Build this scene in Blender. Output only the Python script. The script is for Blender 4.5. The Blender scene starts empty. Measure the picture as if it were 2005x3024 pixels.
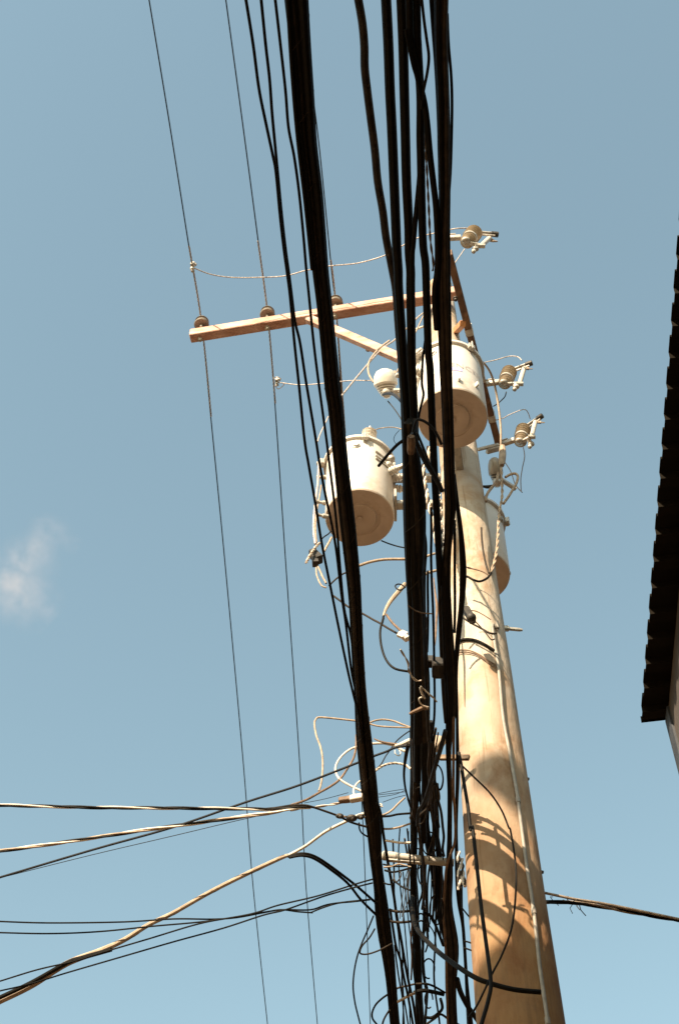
import bpy, math, random
from math import radians as rad
from mathutils import Vector, Matrix
random.seed(7)
SC = bpy.context.scene
COL = SC.collection
V = Vector

# ------------------------------------------------------------------ camera
F = 4620.0; CX = 1002.5; CY = 1512.0          # focal length and centre in photo pixels
ELEV = rad(57.0); ROLL = rad(0.75)
CAMZ = 1.6
fw = V((0, math.cos(ELEV), math.sin(ELEV)))
r0 = V((1, 0, 0)); u0 = r0.cross(fw)
rt = r0 * math.cos(ROLL) + u0 * math.sin(ROLL)
up = u0 * math.cos(ROLL) - r0 * math.sin(ROLL)
CAMP = V((0, 0, CAMZ))
cd = bpy.data.cameras.new('camera'); cam = bpy.data.objects.new('camera', cd); COL.objects.link(cam)
cd.sensor_fit = 'VERTICAL'; cd.sensor_height = 36; cd.lens = 36 * F / 3024
cd.clip_start = 0.05; cd.clip_end = 5000
cam.matrix_world = Matrix(((rt.x, up.x, -fw.x, CAMP.x), (rt.y, up.y, -fw.y, CAMP.y), (rt.z, up.z, -fw.z, CAMP.z), (0, 0, 0, 1)))
SC.camera = cam

# ------------------------------------------------------------------ world, sun, exposure
SUN_EL = 31.5; SUN_AZ = 31.5      # azimuth measured from straight behind the camera towards its left
w = bpy.data.worlds.new("World"); SC.world = w; w.use_nodes = True
nt = w.node_tree; nt.nodes.clear()
sky = nt.nodes.new('ShaderNodeTexSky'); sky.sky_type = 'NISHITA'; sky.sun_disc = False
sky.sun_elevation = rad(SUN_EL); sky.air_density = 1.0; sky.dust_density = 0.5; sky.ozone_density = 1.2; sky.altitude = 0
SDIR = V((-math.sin(rad(SUN_AZ)) * math.cos(rad(SUN_EL)), -math.cos(rad(SUN_AZ)) * math.cos(rad(SUN_EL)), math.sin(rad(SUN_EL))))
sky.sun_rotation = math.atan2(SDIR.x, SDIR.y)
tint = nt.nodes.new('ShaderNodeMix'); tint.data_type = 'RGBA'; tint.blend_type = 'MULTIPLY'; tint.inputs[0].default_value = 1
tint.inputs[7].default_value = (1.215, 1.115, 0.76, 1)
bg = nt.nodes.new('ShaderNodeBackground'); bg.inputs[1].default_value = 0.15
wo = nt.nodes.new('ShaderNodeOutputWorld')
nt.links.new(sky.outputs[0], tint.inputs[6]); nt.links.new(tint.outputs[2], bg.inputs[0]); nt.links.new(bg.outputs[0], wo.inputs[0])
sd = bpy.data.lights.new('sun', 'SUN'); so = bpy.data.objects.new('sun', sd); COL.objects.link(so)
sd.energy = 5.0; sd.angle = rad(0.5); sd.color = (1.0, 0.82, 0.60)
so.rotation_euler = SDIR.to_track_quat('Z', 'Y').to_euler()
SC.view_settings.view_transform = 'Standard'; SC.view_settings.look = 'None'
SC.view_settings.gamma = 1; SC.view_settings.exposure = 1.28
SC.render.filter_size = 1.9
SC.cycles.volume_bounces = 1
SC.cycles.max_bounces = 6

# ------------------------------------------------------------------ pixel helpers (photo pixels -> real points)
CROPS = dict(s=(0, 0, 1), d=(0, 0, 1.2787), c1=(400, 0, .66964), c2=(500, 700, .44643), c3=(1100, 640, .35077), c4=(880, 1200, .4273),
             c5=(900, 1800, .41454), c6=(950, 2350, .47832), c7=(0, 2050, .73342), e0=(1855, 1850, .16911), c9=(1300, 1000, .22321),
             cA=(1150, 1250, .19133), cB=(1150, 1600, .19133), cC=(1150, 2000, .19133), cD=(1050, 2350, .22321), cE=(1030, 2674, .2551),
             cF=(860, 2050, .2551), cG=(1320, 980, .10204), cH=(1200, 600, .19133), cI=(900, 1230, .21142), cJ=(1380, 1380, .20293))
def T(k, *pts):
    ox, oy, s = CROPS[k]
    return [(ox + s * p[0], oy + s * p[1]) + tuple(p[2:]) for p in pts]
def ray(x, y):
    return (fw + rt * ((x - CX) / F) + up * ((CY - y) / F)).normalized()
def PH(x, y, h):
    d = ray(x, y); return CAMP + d * (h / d.z)
def PD(x, y, dd):
    d = ray(x, y); return CAMP + d * (dd / d.y)
def depth(p):
    return (p - CAMP).dot(fw)

# ------------------------------------------------------------------ mesh builder
class MB:
    def __init__(s): s.v = []; s.f = []; s.m = []; s.cm = 0
    def mat(s, i): s.cm = i; return s
    def add(s, vs, fs):
        b = len(s.v); s.v += [V(q) for q in vs]
        s.f += [tuple(b + i for i in f) for f in fs]; s.m += [s.cm] * len(fs)
    def tube(s, pts, rad_, n=8, cap=True):
        pts = [V(p) for p in pts]
        R = rad_ if isinstance(rad_, (list, tuple)) else [rad_] * len(pts)
        up_ = None; vs = []
        for i, p in enumerate(pts):
            a = pts[max(0, i - 1)]; b = pts[min(len(pts) - 1, i + 1)]
            t = (b - a)
            t = t.normalized() if t.length > 1e-9 else V((0, 0, 1))
            if up_ is None:
                up_ = V((0, 0, 1)) if abs(t.z) < .9 else V((1, 0, 0))
            x = (up_ - t * up_.dot(t)).normalized(); up_ = x
            y = t.cross(x)
            for k in range(n):
                a_ = 2 * math.pi * k / n
                vs.append(p + (x * math.cos(a_) + y * math.sin(a_)) * R[i])
        fs = []
        for i in range(len(pts) - 1):
            for k in range(n):
                k2 = (k + 1) % n
                fs.append((i * n + k, i * n + k2, (i + 1) * n + k2, (i + 1) * n + k))
        if cap:
            fs.append(tuple(range(n - 1, -1, -1))); fs.append(tuple((len(pts) - 1) * n + k for k in range(n)))
        s.add(vs, fs); return s
    def box(s, c, x, y, z, sx, sy, sz, bev=0.0):
        c = V(c); x = V(x).normalized(); y = V(y).normalized(); z = V(z).normalized()
        if bev <= 0:
            vs = [c + x * (sx / 2 * a) + y * (sy / 2 * b) + z * (sz / 2 * d) for a in (-1, 1) for b in (-1, 1) for d in (-1, 1)]
            s.add(vs, [(0, 1, 3, 2), (4, 6, 7, 5), (0, 4, 5, 1), (2, 3, 7, 6), (0, 2, 6, 4), (1, 5, 7, 3)]); return s
        # chamfered prism along x
        a, b = sy / 2, sz / 2; e = bev
        ring = [(-a + e, -b), (a - e, -b), (a, -b + e), (a, b - e), (a - e, b), (-a + e, b), (-a, b - e), (-a, -b + e)]
        ends = []
        for (px, sc) in ((-sx / 2, .0), (-sx / 2 + e, 1), (sx / 2 - e, 1), (sx / 2, .0)):
            for (q, r) in ring:
                k = 1 - (1 - sc) * e / max(a, b)
                ends.append(c + x * px + y * q * k + z * r * k)
        fs = [tuple(range(7, -1, -1)), tuple(24 + i for i in range(8))]
        for i in range(3):
            for k in range(8):
                fs.append((i * 8 + k, i * 8 + (k + 1) % 8, (i + 1) * 8 + (k + 1) % 8, (i + 1) * 8 + k))
        s.add(ends, fs); return s
    def bar(s, a, b, w_, t_, upv=(0, 0, 1), bev=0.0):
        a = V(a); b = V(b); x = (b - a).normalized(); u = V(upv)
        y = u.cross(x)
        if y.length < 1e-4: y = V((0, 1, 0)).cross(x)
        y.normalize(); z = x.cross(y)
        return s.box((a + b) / 2, x, y, z, (b - a).length, w_, t_, bev)
    def lathe(s, prof, o, ax=(0, 0, 1), n=24):
        o = V(o); z = V(ax).normalized(); x = V((1, 0, 0)) if abs(z.x) < .9 else V((0, 1, 0))
        x = (x - z * x.dot(z)).normalized(); y = z.cross(x)
        vs = []; fs = []
        for (r, h) in prof:
            for k in range(n):
                a = 2 * math.pi * k / n
                vs.append(o + z * h + (x * math.cos(a) + y * math.sin(a)) * max(r, 1e-4))
        for i in range(len(prof) - 1):
            for k in range(n):
                k2 = (k + 1) % n
                fs.append((i * n + k, i * n + k2, (i + 1) * n + k2, (i + 1) * n + k))
        fs.append(tuple(range(n - 1, -1, -1))); fs.append(tuple((len(prof) - 1) * n + k for k in range(n)))
        s.add(vs, fs); return s
    def ball(s, o, r, sq=(1, 1, 1), n=10):
        prof = [(r * math.sin(math.pi * i / n), -r * math.cos(math.pi * i / n)) for i in range(n + 1)]
        b = len(s.v); s.lathe(prof, (0, 0, 0), n=12)
        for i in range(b, len(s.v)):
            q = s.v[i]; s.v[i] = V((q.x * sq[0], q.y * sq[1], q.z * sq[2])) + V(o)
        return s
    def build(s, name, mats, parent=None, smooth=35):
        me = bpy.data.meshes.new(name)
        if parent is not None: org = V(parent['_o'])
        else:
            org = V((0, 0, 0))
            for q in s.v: org += q
            org /= max(1, len(s.v))
        me.from_pydata([tuple(q - org) for q in s.v], [], s.f); me.validate()
        if not isinstance(mats, (list, tuple)): mats = [mats]
        for m_ in mats: me.materials.append(m_)
        if len(mats) > 1 and len(me.polygons) == len(s.m):
            me.polygons.foreach_set('material_index', s.m)
        if smooth:
            me.shade_smooth()
            try: me.set_sharp_from_angle(angle=rad(smooth))
            except Exception: pass
        o = bpy.data.objects.new(name, me); COL.objects.link(o); o['_o'] = tuple(org)
        if parent is not None: o.parent = parent
        else: o.location = org
        return o
def part_of(child_parent):      # for sub-parts: parent mesh keeps its own origin
    return child_parent
def tag(o, label=None, cat=None, group=None, kind=None):
    if label: o['label'] = label
    if cat: o['category'] = cat
    if group: o['group'] = group
    if kind: o['kind'] = kind
    return o
def thing(name, loc, label, cat, group=None):
    o = bpy.data.objects.new(name, None); COL.objects.link(o); o.location = V(loc); o['_o'] = tuple(V(loc))
    o.empty_display_size = .1
    return tag(o, label, cat, group)
# sub-part of a mesh part whose world origin equals its parent's origin
def sub(mb, name, mats, part):
    return mb.build(name, mats, part)

# ------------------------------------------------------------------ materials
MATS = {}
def mat(name, c1, c2=None, scale=8, rough=.6, metal=0, bump=0, stretch=(1, 1, 1), detail=6, lo=.35, hi=.65, spec=.5, bscale=None, c3=None, s3=2.0):
    m = bpy.data.materials.new(name); m.use_nodes = True; n = m.node_tree; b = n.nodes['Principled BSDF']
    b.inputs['Roughness'].default_value = rough; b.inputs['Metallic'].default_value = metal
    b.inputs['Specular IOR Level'].default_value = spec
    b.inputs['Base Color'].default_value = (*c1, 1)
    tc = n.nodes.new('ShaderNodeTexCoord'); mp = n.nodes.new('ShaderNodeMapping'); mp.inputs['Scale'].default_value = stretch
    n.links.new(tc.outputs['Object'], mp.inputs[0])
    if c2:
        no = n.nodes.new('ShaderNodeTexNoise'); no.inputs['Scale'].default_value = scale; no.inputs['Detail'].default_value = detail
        n.links.new(mp.outputs[0], no.inputs['Vector'])
        mr = n.nodes.new('ShaderNodeMapRange'); mr.inputs[1].default_value = lo; mr.inputs[2].default_value = hi
        n.links.new(no.outputs[0], mr.inputs[0])
        mx = n.nodes.new('ShaderNodeMix'); mx.data_type = 'RGBA'; mx.inputs[6].default_value = (*c1, 1); mx.inputs[7].default_value = (*c2, 1)
        n.links.new(mr.outputs[0], mx.inputs[0]); out = mx.outputs[2]
        if c3:
            n3 = n.nodes.new('ShaderNodeTexNoise'); n3.inputs['Scale'].default_value = s3; n3.inputs['Detail'].default_value = 8; n3.inputs['Roughness'].default_value = .7
            n.links.new(mp.outputs[0], n3.inputs['Vector'])
            m3 = n.nodes.new('ShaderNodeMapRange'); m3.inputs[1].default_value = .52; m3.inputs[2].default_value = .7
            n.links.new(n3.outputs[0], m3.inputs[0])
            x3 = n.nodes.new('ShaderNodeMix'); x3.data_type = 'RGBA'; x3.inputs[7].default_value = (*c3, 1)
            n.links.new(m3.outputs[0], x3.inputs[0]); n.links.new(out, x3.inputs[6]); out = x3.outputs[2]
        n.links.new(out, b.inputs['Base Color'])
    if bump:
        nb = n.nodes.new('ShaderNodeTexNoise'); nb.inputs['Scale'].default_value = bscale or scale * 2; nb.inputs['Detail'].default_value = 8
        n.links.new(mp.outputs[0], nb.inputs['Vector'])
        bp = n.nodes.new('ShaderNodeBump'); bp.inputs['Strength'].default_value = bump; bp.inputs['Distance'].default_value = .01
        n.links.new(nb.outputs[0], bp.inputs['Height']); n.links.new(bp.outputs[0], b.inputs['Normal'])
    MATS[name] = m; return m
BLK = mat('black_rubber', (.0045, .0036, .0022), (.008, .006, .0036), 30, .6, bump=.2, spec=.12)
BLK2 = mat('weathered_sunlit_rubber', (.017, .012, .008), (.042, .029, .019), 18, .6, bump=.3, spec=.15)  # weathered rubber, lightened so strands carry sunlit highlights in their colour
BLU = mat('dark_slate_rubber', (.009, .010, .013), (.016, .017, .020), 20, .6, spec=.2)
BRN = mat('brown_sheath', (.10, .055, .028), (.2, .12, .07), 25, .7, bump=.4)
TAN = mat('aged_tan_sheath', (.26, .19, .13), (.42, .32, .23), 20, .7, bump=.3)
CRM = mat('cream_sheath', (.52, .44, .36), (.68, .60, .51), 20, .6, bump=.2)
ALU = mat('stranded_aluminium', (.30, .25, .22), (.48, .41, .36), 40, .5, metal=.25, bump=.5)
GAL = mat('galvanised_steel', (.34, .31, .27), (.5, .46, .40), 30, .5, metal=.4, bump=.2)
CND = mat('dull_conduit', (.22, .195, .165), (.30, .265, .22), 20, .6, metal=.1, bump=.2)
RST = mat('rusty_steel', (.10, .06, .035), (.22, .15, .09), 30, .7, metal=.2, bump=.4)
DRK = mat('dark_iron', (.018, .014, .010), (.045, .035, .025), 25, .6, metal=.2, bump=.3)
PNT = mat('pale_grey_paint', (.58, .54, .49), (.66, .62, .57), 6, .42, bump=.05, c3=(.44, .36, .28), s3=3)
PNTB = mat('tank_underside_tint', (.48, .385, .31), (.55, .45, .37), 9, .55, bump=.1, c3=(.40, .30, .22), s3=5)  # tank paint browned for the underside: warm ground bounce put into the colour
WOOD = mat('crossarm_timber', (.40, .215, .155), (.58, .38, .31), 14, .75, bump=.5, stretch=(.35, 1, 1), c3=(.30, .13, .07), s3=6)
WOOD2 = mat('dark_old_timber', (.10, .05, .028), (.20, .11, .06), 10, .8, bump=.5, c3=(.05, .03, .02), s3=7)
WOOD3 = mat('orange_timber', (.40, .17, .06), (.52, .25, .11), 14, .75, bump=.4)
PORC = mat('brown_porcelain', (.31, .245, .17), (.40, .32, .23), 12, .35)
PORG = mat('grey_porcelain', (.17, .14, .11), (.24, .20, .16), 12, .35)
PORW = mat('white_porcelain', (.62, .57, .50), (.72, .67, .60), 12, .3)
PVC = mat('white_fibreglass', (.42, .37, .31), (.54, .48, .41), 10, .4)
LBL = mat('blue_label', (.30, .29, .52), (.40, .38, .60), 30, .5)
LET = mat('grey_lettering', (.36, .32, .30), (.42, .38, .35), 60, .5)
ROOF = mat('dark_roof_sheet', (.009, .006, .003), (.012, .009, .005), 6, .75, spec=.1)
WALL = mat('grey_brown_render', (.05, .04, .034), (.075, .06, .05), 4, .85, bump=.3)
SLT = mat('shaded_edge_slate', (.03, .034, .042), (.05, .055, .065), 8, .7)  # bluish shade of the wall edge put into the corner board's colour
WALL2 = mat('pale_render', (.5, .42, .33), (.58, .5, .4), 3, .85, bump=.2)
GRD = mat('dry_earth', (.29, .18, .10), (.36, .235, .135), .4, .95, bump=.3)
GLS = mat('window_glass', (.03, .035, .04), None, rough=.08)

# pole: pale aged timber, paler with height, lower part darkened to deepen its shade, brown stains and long streaks
def pole_mat():
    m = mat('bleached_pole_timber', (.40, .325, .245), (.50, .445, .38), 5, .85, bump=.5, stretch=(1, 1, .45), bscale=30, c3=(.26, .15, .07), s3=3.4, lo=.38, hi=.6)
    n = m.node_tree; b = n.nodes['Principled BSDF']; src = b.inputs['Base Color'].links[0].from_socket
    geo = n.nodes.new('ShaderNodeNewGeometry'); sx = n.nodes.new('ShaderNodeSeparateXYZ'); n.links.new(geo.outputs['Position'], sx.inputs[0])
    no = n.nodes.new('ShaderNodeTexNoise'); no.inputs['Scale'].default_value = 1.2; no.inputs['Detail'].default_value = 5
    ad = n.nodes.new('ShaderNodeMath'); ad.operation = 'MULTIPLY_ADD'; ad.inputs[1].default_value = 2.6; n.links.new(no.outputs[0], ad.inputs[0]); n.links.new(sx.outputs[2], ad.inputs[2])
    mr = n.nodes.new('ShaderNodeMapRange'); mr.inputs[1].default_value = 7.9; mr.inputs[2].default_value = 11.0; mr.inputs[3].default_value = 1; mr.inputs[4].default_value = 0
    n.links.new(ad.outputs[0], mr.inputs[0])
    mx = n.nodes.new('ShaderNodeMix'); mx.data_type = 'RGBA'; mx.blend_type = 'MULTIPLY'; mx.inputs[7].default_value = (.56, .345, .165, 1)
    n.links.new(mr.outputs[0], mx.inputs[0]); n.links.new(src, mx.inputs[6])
    # fine dark checks (cracks) along the grain
    tc = n.nodes.new('ShaderNodeTexCoord'); mp = n.nodes.new('ShaderNodeMapping'); mp.inputs['Scale'].default_value = (26, 26, 1.1)
    n.links.new(tc.outputs['Object'], mp.inputs[0])
    nc = n.nodes.new('ShaderNodeTexNoise'); nc.inputs['Scale'].default_value = 1.5; nc.inputs['Detail'].default_value = 6; n.links.new(mp.outputs[0], nc.inputs['Vector'])
    mc = n.nodes.new('ShaderNodeMapRange'); mc.inputs[1].default_value = .58; mc.inputs[2].default_value = .66; mc.inputs[4].default_value = .42; n.links.new(nc.outputs[0], mc.inputs[0])
    m2 = n.nodes.new('ShaderNodeMix'); m2.data_type = 'RGBA'; m2.inputs[7].default_value = (.17, .095, .04, 1)
    n.links.new(mc.outputs[0], m2.inputs[0]); n.links.new(mx.outputs[2], m2.inputs[6])
    # broad water stains across the grain
    nw = n.nodes.new('ShaderNodeTexNoise'); nw.inputs['Scale'].default_value = 3.6; nw.inputs['Detail'].default_value = 7; nw.inputs['Roughness'].default_value = .62; nw.inputs['Distortion'].default_value = .6
    n.links.new(tc.outputs['Object'], nw.inputs['Vector'])
    mw = n.nodes.new('ShaderNodeMapRange'); mw.inputs[1].default_value = .48; mw.inputs[2].default_value = .68; mw.inputs[4].default_value = .75; n.links.new(nw.outputs[0], mw.inputs[0])
    m4 = n.nodes.new('ShaderNodeMix'); m4.data_type = 'RGBA'; m4.blend_type = 'MULTIPLY'; m4.inputs[7].default_value = (.74, .54, .36, 1)
    n.links.new(mw.outputs[0], m4.inputs[0]); n.links.new(m2.outputs[2], m4.inputs[6]); n.links.new(m4.outputs[2], b.inputs['Base Color'])
    return m
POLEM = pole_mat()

# ------------------------------------------------------------------ cable helpers
def spline(pts, seg=7):
    """Catmull-Rom through tuples of floats."""
    n = len(pts)
    if n < 3: seg = max(seg, 2)
    out = []
    P = [pts[0]] + list(pts) + [pts[-1]]
    for i in range(1, n):
        a, b, c, d = P[i - 1], P[i], P[i + 1], P[i + 2]
        for k in range(seg):
            t = k / seg
            out.append(tuple(.5 * ((2 * q1) + (-q0 + q2) * t + (2 * q0 - 5 * q1 + 4 * q2 - q3) * t * t + (-q0 + 3 * q1 - 3 * q2 + q3) * t ** 3)
                             for q0, q1, q2, q3 in zip(a, b, c, d)))
    out.append(tuple(pts[-1])); return out
def lerp(L, t):
    if not isinstance(L, (list, tuple)): return L
    x = t * (len(L) - 1); i = min(int(x), len(L) - 2); return L[i] + (L[i + 1] - L[i]) * (x - i)
def path(pts, h=None, d=None, w=5, seg=7, ext0=0, ext1=0):
    """traced photo pixels -> world path and radii. h: height above the eye, d: distance along the street."""
    q = []
    pts = list(pts)
    if h is not None and pts[-1][1] - pts[0][1] > 500:      # long overhead runs: keep traced points in order
        pts.sort(key=lambda p_: p_[1]); kk = [pts[0]]
        for p_ in pts[1:]:
            if p_[1] - kk[-1][1] > 24: kk.append(p_)
        pts = kk
    for i, p in enumerate(pts):
        ww = p[2] if len(p) > 2 else w
        t = i / max(1, len(pts) - 1)
        P = PH(p[0], p[1], lerp(h, t)) if h is not None else PD(p[0], p[1], lerp(d, t))
        r = (ww / 2) * depth(P) / F
        q.append((P.x, P.y, P.z, r))
    if len(pts) > 0 and len(pts[0]) <= 2:      # one real thickness along the whole cable
        rm = sorted(x[3] for x in q)[len(q) // 2]
        q = [(x[0], x[1], x[2], rm) for x in q]
    s = spline(q, seg)
    if ext0:
        a = V(s[0][:3]); b = V(s[min(seg, len(s) - 1)][:3]); e = a + (a - b).normalized() * ext0; s.insert(0, (*e, s[0][3]))
    if ext1:
        a = V(s[-1][:3]); b = V(s[max(-seg - 1, -len(s))][:3]); e = a + (a - b).normalized() * ext1; s.append((*e, s[-1][3]))
    return [V(x[:3]) for x in s], [max(x[3], .0008) for x in s]
def cable(label, pts, h=None, d=None, w=5, m=None, name='cable', cat='cable', group=None, ext0=0, ext1=0, sides=8, seg=7, parent=None):
    P, R = path(pts, h, d, w, seg, ext0, ext1)
    o = MB().tube(P, R, sides).build(name, m or BLK, parent)
    if parent is None: tag(o, label, cat, group)
    return o
def helix_strands(mb, P, R, n, pitch, rs, phase=0, slots=None, sides=6):
    """n strands twisted round a path; pitch = metres per turn."""
    L = [0]
    for i in range(1, len(P)): L.append(L[-1] + (P[i] - P[i - 1]).length)
    tot = L[-1]; N = max(8, int(tot / pitch * 10)); N = min(N, 900)
    samp = []; j = 0
    for i in range(N + 1):
        s_ = tot * i / N
        while j < len(L) - 2 and L[j + 1] < s_: j += 1
        t = (s_ - L[j]) / max(1e-9, L[j + 1] - L[j])
        samp.append((P[j].lerp(P[j + 1], t), R[j] + (R[j + 1] - R[j]) * t, s_))
    for k in range(n):
        pts = []; rr = []
        for i, (p, r, s_) in enumerate(samp):
            a = samp[max(0, i - 1)][0]; b = samp[min(N, i + 1)][0]; t = (b - a).normalized()
            x = V((0, 0, 1)) if abs(t.z) < .8 else V((1, 0, 0)); x = (x - t * x.dot(t)).normalized(); y = t.cross(x)
            an = 2 * math.pi * (k / n + s_ / pitch) + phase
            pts.append(p + (x * math.cos(an) + y * math.sin(an)) * r * (1 - rs)); rr.append(r * rs)
        if slots: mb.mat(slots[k % len(slots)])
        mb.tube(pts, rr, sides)
    return mb
def twisted(label, pts, h=None, d=None, w=8, mats=None, n=3, pitch=.35, name='cable', cat='cable', group=None, ext0=0, ext1=0, slots=None, parent=None, seg=7):
    P, R = path(pts, h, d, w, seg, ext0, ext1)
    mb = MB(); helix_strands(mb, P, R, n, pitch, .52, slots=slots or list(range(n)))
    o = mb.build(name, mats or [BLK2, TAN, BLK2], parent)
    if parent is None: tag(o, label, cat, group)
    return o
def bundle(label, pts, h=None, d=None, n=8, lash=.22, m=None, ext0=0, ext1=0, seed=1, name='cable_bundle', group=None, flat=.75, lashm=None, fill=.42, seg=7):
    """many cables lashed together: strands wander inside the outline; a lashing wire spirals round them."""
    rn = random.Random(seed)
    P, R = path(pts, h, d, 10, seg, ext0, ext1)
    root = thing(name, P[0], label, 'cable bundle', group)
    L = [0]
    for i in range(1, len(P)): L.append(L[-1] + (P[i] - P[i - 1]).length)
    mb = MB(); nm = len(m) if isinstance(m, (list, tuple)) else 1
    fr = []
    for i, p in enumerate(P):
        t = (P[min(len(P) - 1, i + 1)] - P[max(0, i - 1)]).normalized()
        view = (p - CAMP).normalized(); x = t.cross(view).normalized(); y = x.cross(t)
        fr.append((x, y))
    # outer strands fix the outline; inner ones fill it
    for k in range(n):
        u = -1 + 2 * (k + .5) / n
        ph = rn.uniform(0, 6.28); ph2 = rn.uniform(0, 6.28); fq = rn.uniform(.5, 1.3); base_v = rn.uniform(-.5, .5)
        pts2 = []; rr = []
        rf = rn.uniform(.8, 1.15) * fill
        for i, p in enumerate(P):
            r = R[i]; x, y = fr[i]
            rs = r * rf
            uu = u * (1 - rf) / (1 - .5 / n) + .22 * (1 - abs(u)) * math.sin(L[i] * fq * 2 + ph)
            uu = max(-(1 - rf), min(1 - rf, uu))
            vv = (base_v + .35 * math.sin(L[i] * fq * 1.7 + ph2)) * flat
            pts2.append(p + x * uu * r + y * vv * r); rr.append(rs)
        mb.mat(k % nm if nm > 1 else 0); mb.tube(pts2, rr, 8)
    mb.build('cable_strands', m or BLK, root)
    if lash:
        lw = MB(); helix_strands(lw, P, [r * 1.03 for r in R], 1, lash, .03, sides=4)
        # thin lashing wire of constant thickness
        lw.build('lashing_wire', lashm or BRN, root)
    return root

# ------------------------------------------------------------------ setting: ground
g = MB(); S = 1500
g.add([(-S, -S, 0), (S, -S, 0), (S, S, 0), (-S, S, 0)], [(0, 1, 2, 3)])
tag(g.build('ground', GRD, smooth=0), kind='structure')

# ------------------------------------------------------------------ utility pole
POLE = PD(1527, 2924, 6.0); PX, PY = POLE.x, POLE.y
def prad(z):     # radius of the pole at world height z
    h = z - CAMZ; return max(.095, .205 - (h - 5.03) * .0122)
def onpole(x, y, off=0.0):
    d = ray(x, y); r = .2
    for _ in range(8):
        a = d.x ** 2 + d.y ** 2; ox = CAMP.x - PX; oy = CAMP.y - PY
        b = 2 * (d.x * ox + d.y * oy); c = ox * ox + oy * oy - (r + off) ** 2
        disc = b * b - 4 * a * c
        t = (-b - math.sqrt(max(disc, 0))) / (2 * a)
        p = CAMP + d * t; r = prad(p.z)
    return p
POLE_TOP = CAMZ + 13.0
pole = thing('utility_pole', (PX, PY, 0), 'thick bleached wooden utility pole rising from the bottom right behind the black cables', 'utility pole')
mb = MB(); prof = []
z = -.3
rn = random.Random(3)
nseg = 90; N = 40; vs = []; fs = []
for i in range(nseg + 1):
    z = -.3 + (POLE_TOP + .3) * i / nseg
    for k in range(N):
        a = 2 * math.pi * k / N
        r = prad(z) * (1 + .010 * math.sin(3 * a + z * .7) + .007 * math.sin(5 * a - z * 1.9) + .004 * math.sin(z * 5 + a))
        vs.append((PX + r * math.cos(a), PY + r * math.sin(a), z))
for i in range(nseg):
    for k in range(N):
        fs.append((i * N + k, i * N + (k + 1) % N, (i + 1) * N + (k + 1) % N, (i + 1) * N + k))
fs.append(tuple(nseg * N + k for k in range(N)))
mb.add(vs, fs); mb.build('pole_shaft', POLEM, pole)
def band(z, name='pole_band', m=GAL, ht=.03, off=.004, th=.006, lug=True):
    b = MB(); r = prad(z) * 1.015
    b.lathe([(r + off, -ht / 2), (r + off + th, -ht / 2 + .003), (r + off + th, ht / 2 - .003), (r + off, ht / 2)], (PX, PY, z), n=40)
    if lug:
        a = rad(-60); c = V((PX + (r + .02) * math.cos(a), PY + (r + .02) * math.sin(a), z))
        b.box(c, (math.cos(a), math.sin(a), 0), (-math.sin(a), math.cos(a), 0), (0, 0, 1), .05, .02, ht)
    return b.build(name, m, pole)
# metal conduit up the right-front side of the pole, with couplings and straps
cp = T('c6', (1395, 1409), (1380, 1300), (1345, 1060), (1325, 870), (1300, 660), (1265, 440), (1240, 260), (1218, 90)) + T('c5', (1505, 1280), (1460, 1030), (1410, 760), (1380, 430), (1350, 230), (1335, 110)) + T('cJ', (440, 2340), (425, 2240))
P = [onpole(x, y, .015) for x, y in cp]
P = [V(q[:3]) for q in spline([tuple(p) for p in P], 4)]
e = P[0] - (P[1] - P[0]).normalized() * 5.5; e = V((P[0].x + .02, P[0].y, .05))
mb = MB(); mb.tube([e] + P, [.0098] * (len(P) + 1), 12); cond = mb.build('conduit', CND, pole)
for fr_ in (.03, .27, .52, .78):
    i = int(fr_ * (len(P) - 2)); a, b = P[i], P[i + 1]; t = (b - a).normalized()
    MB().lathe([(.010, -.022), (.0135, -.019), (.0135, .019), (.010, .022)], a, t, 12).build('coupling', CND, cond)
# bolts that stand out of the shaded right edge
for (x, y) in T('c6', (1312, 300), (1348, 488)) + T('c5', (1528, 1015),):
    c = onpole(x - 14, y, 0); a = V((x - 14, 0, 0))
    dirv = V((1, .25, 0)).normalized()
    c = V((PX, PY, c.z)) + dirv * prad(c.z)
    b = MB(); b.lathe([(.016, 0), (.016, .008), (.009, .009), (.009, .024), (.0, .025)], c, dirv, 8); b.build('bolt', DRK, pole)
c = V((PX, PY, onpole(*T('cJ', (430, 2085))[0]).z)); dv = V((1, .1, 0)).normalized()
b = MB(); b.lathe([(.02, -.01), (.02, .03), (.012, .035), (.012, .10), (.008, .12)], c + dv * prad(c.z), dv, 8); b.build('bolt', GAL, pole)

# ------------------------------------------------------------------ crossarm with its brace and three pin insulators
HA = 12.35
a_r = PD(*T('c3', (530, 672))[0], PY - prad(CAMZ + HA) - .055); HA = a_r.z - CAMZ
a_l = PH(*T('c2', (142, 655))[0], HA)
arm = thing('crossarm', a_r, 'reddish timber crossarm reaching left from the pole top, carrying three wires', 'crossarm')
ax = (a_l - a_r).normalized()
b = MB(); b.bar(a_r - ax * .22, a_l, .088, .112, bev=.006); beam = b.build('timber_beam', WOOD, arm)
br_a = PH(*T('c2', (925, 545))[0], HA - .075); br_b = PD(*T('c3', (330, 1235))[0], PY - .13)
perp = V((0, 0, 1)).cross(ax).normalized()
if perp.y > 0: perp = -perp
b = MB(); b.bar(br_a, br_b, .05, .085, bev=.004); b.build('brace', WOOD, arm)
for (x, y) in T('c2', (205, 676), (650, 602), (1093, 523), (915, 545), (1315, 742)):
    c = PH(x, y, HA - .062) if x < 1060 else PH(x, y, HA - .1)
    b = MB(); b.lathe([(.024, .0), (.024, -.008), (.014, -.009), (.014, -.024), (0, -.026)], c, (0, 0, 1), 10); b.build('bolt', GAL, arm)
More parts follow.
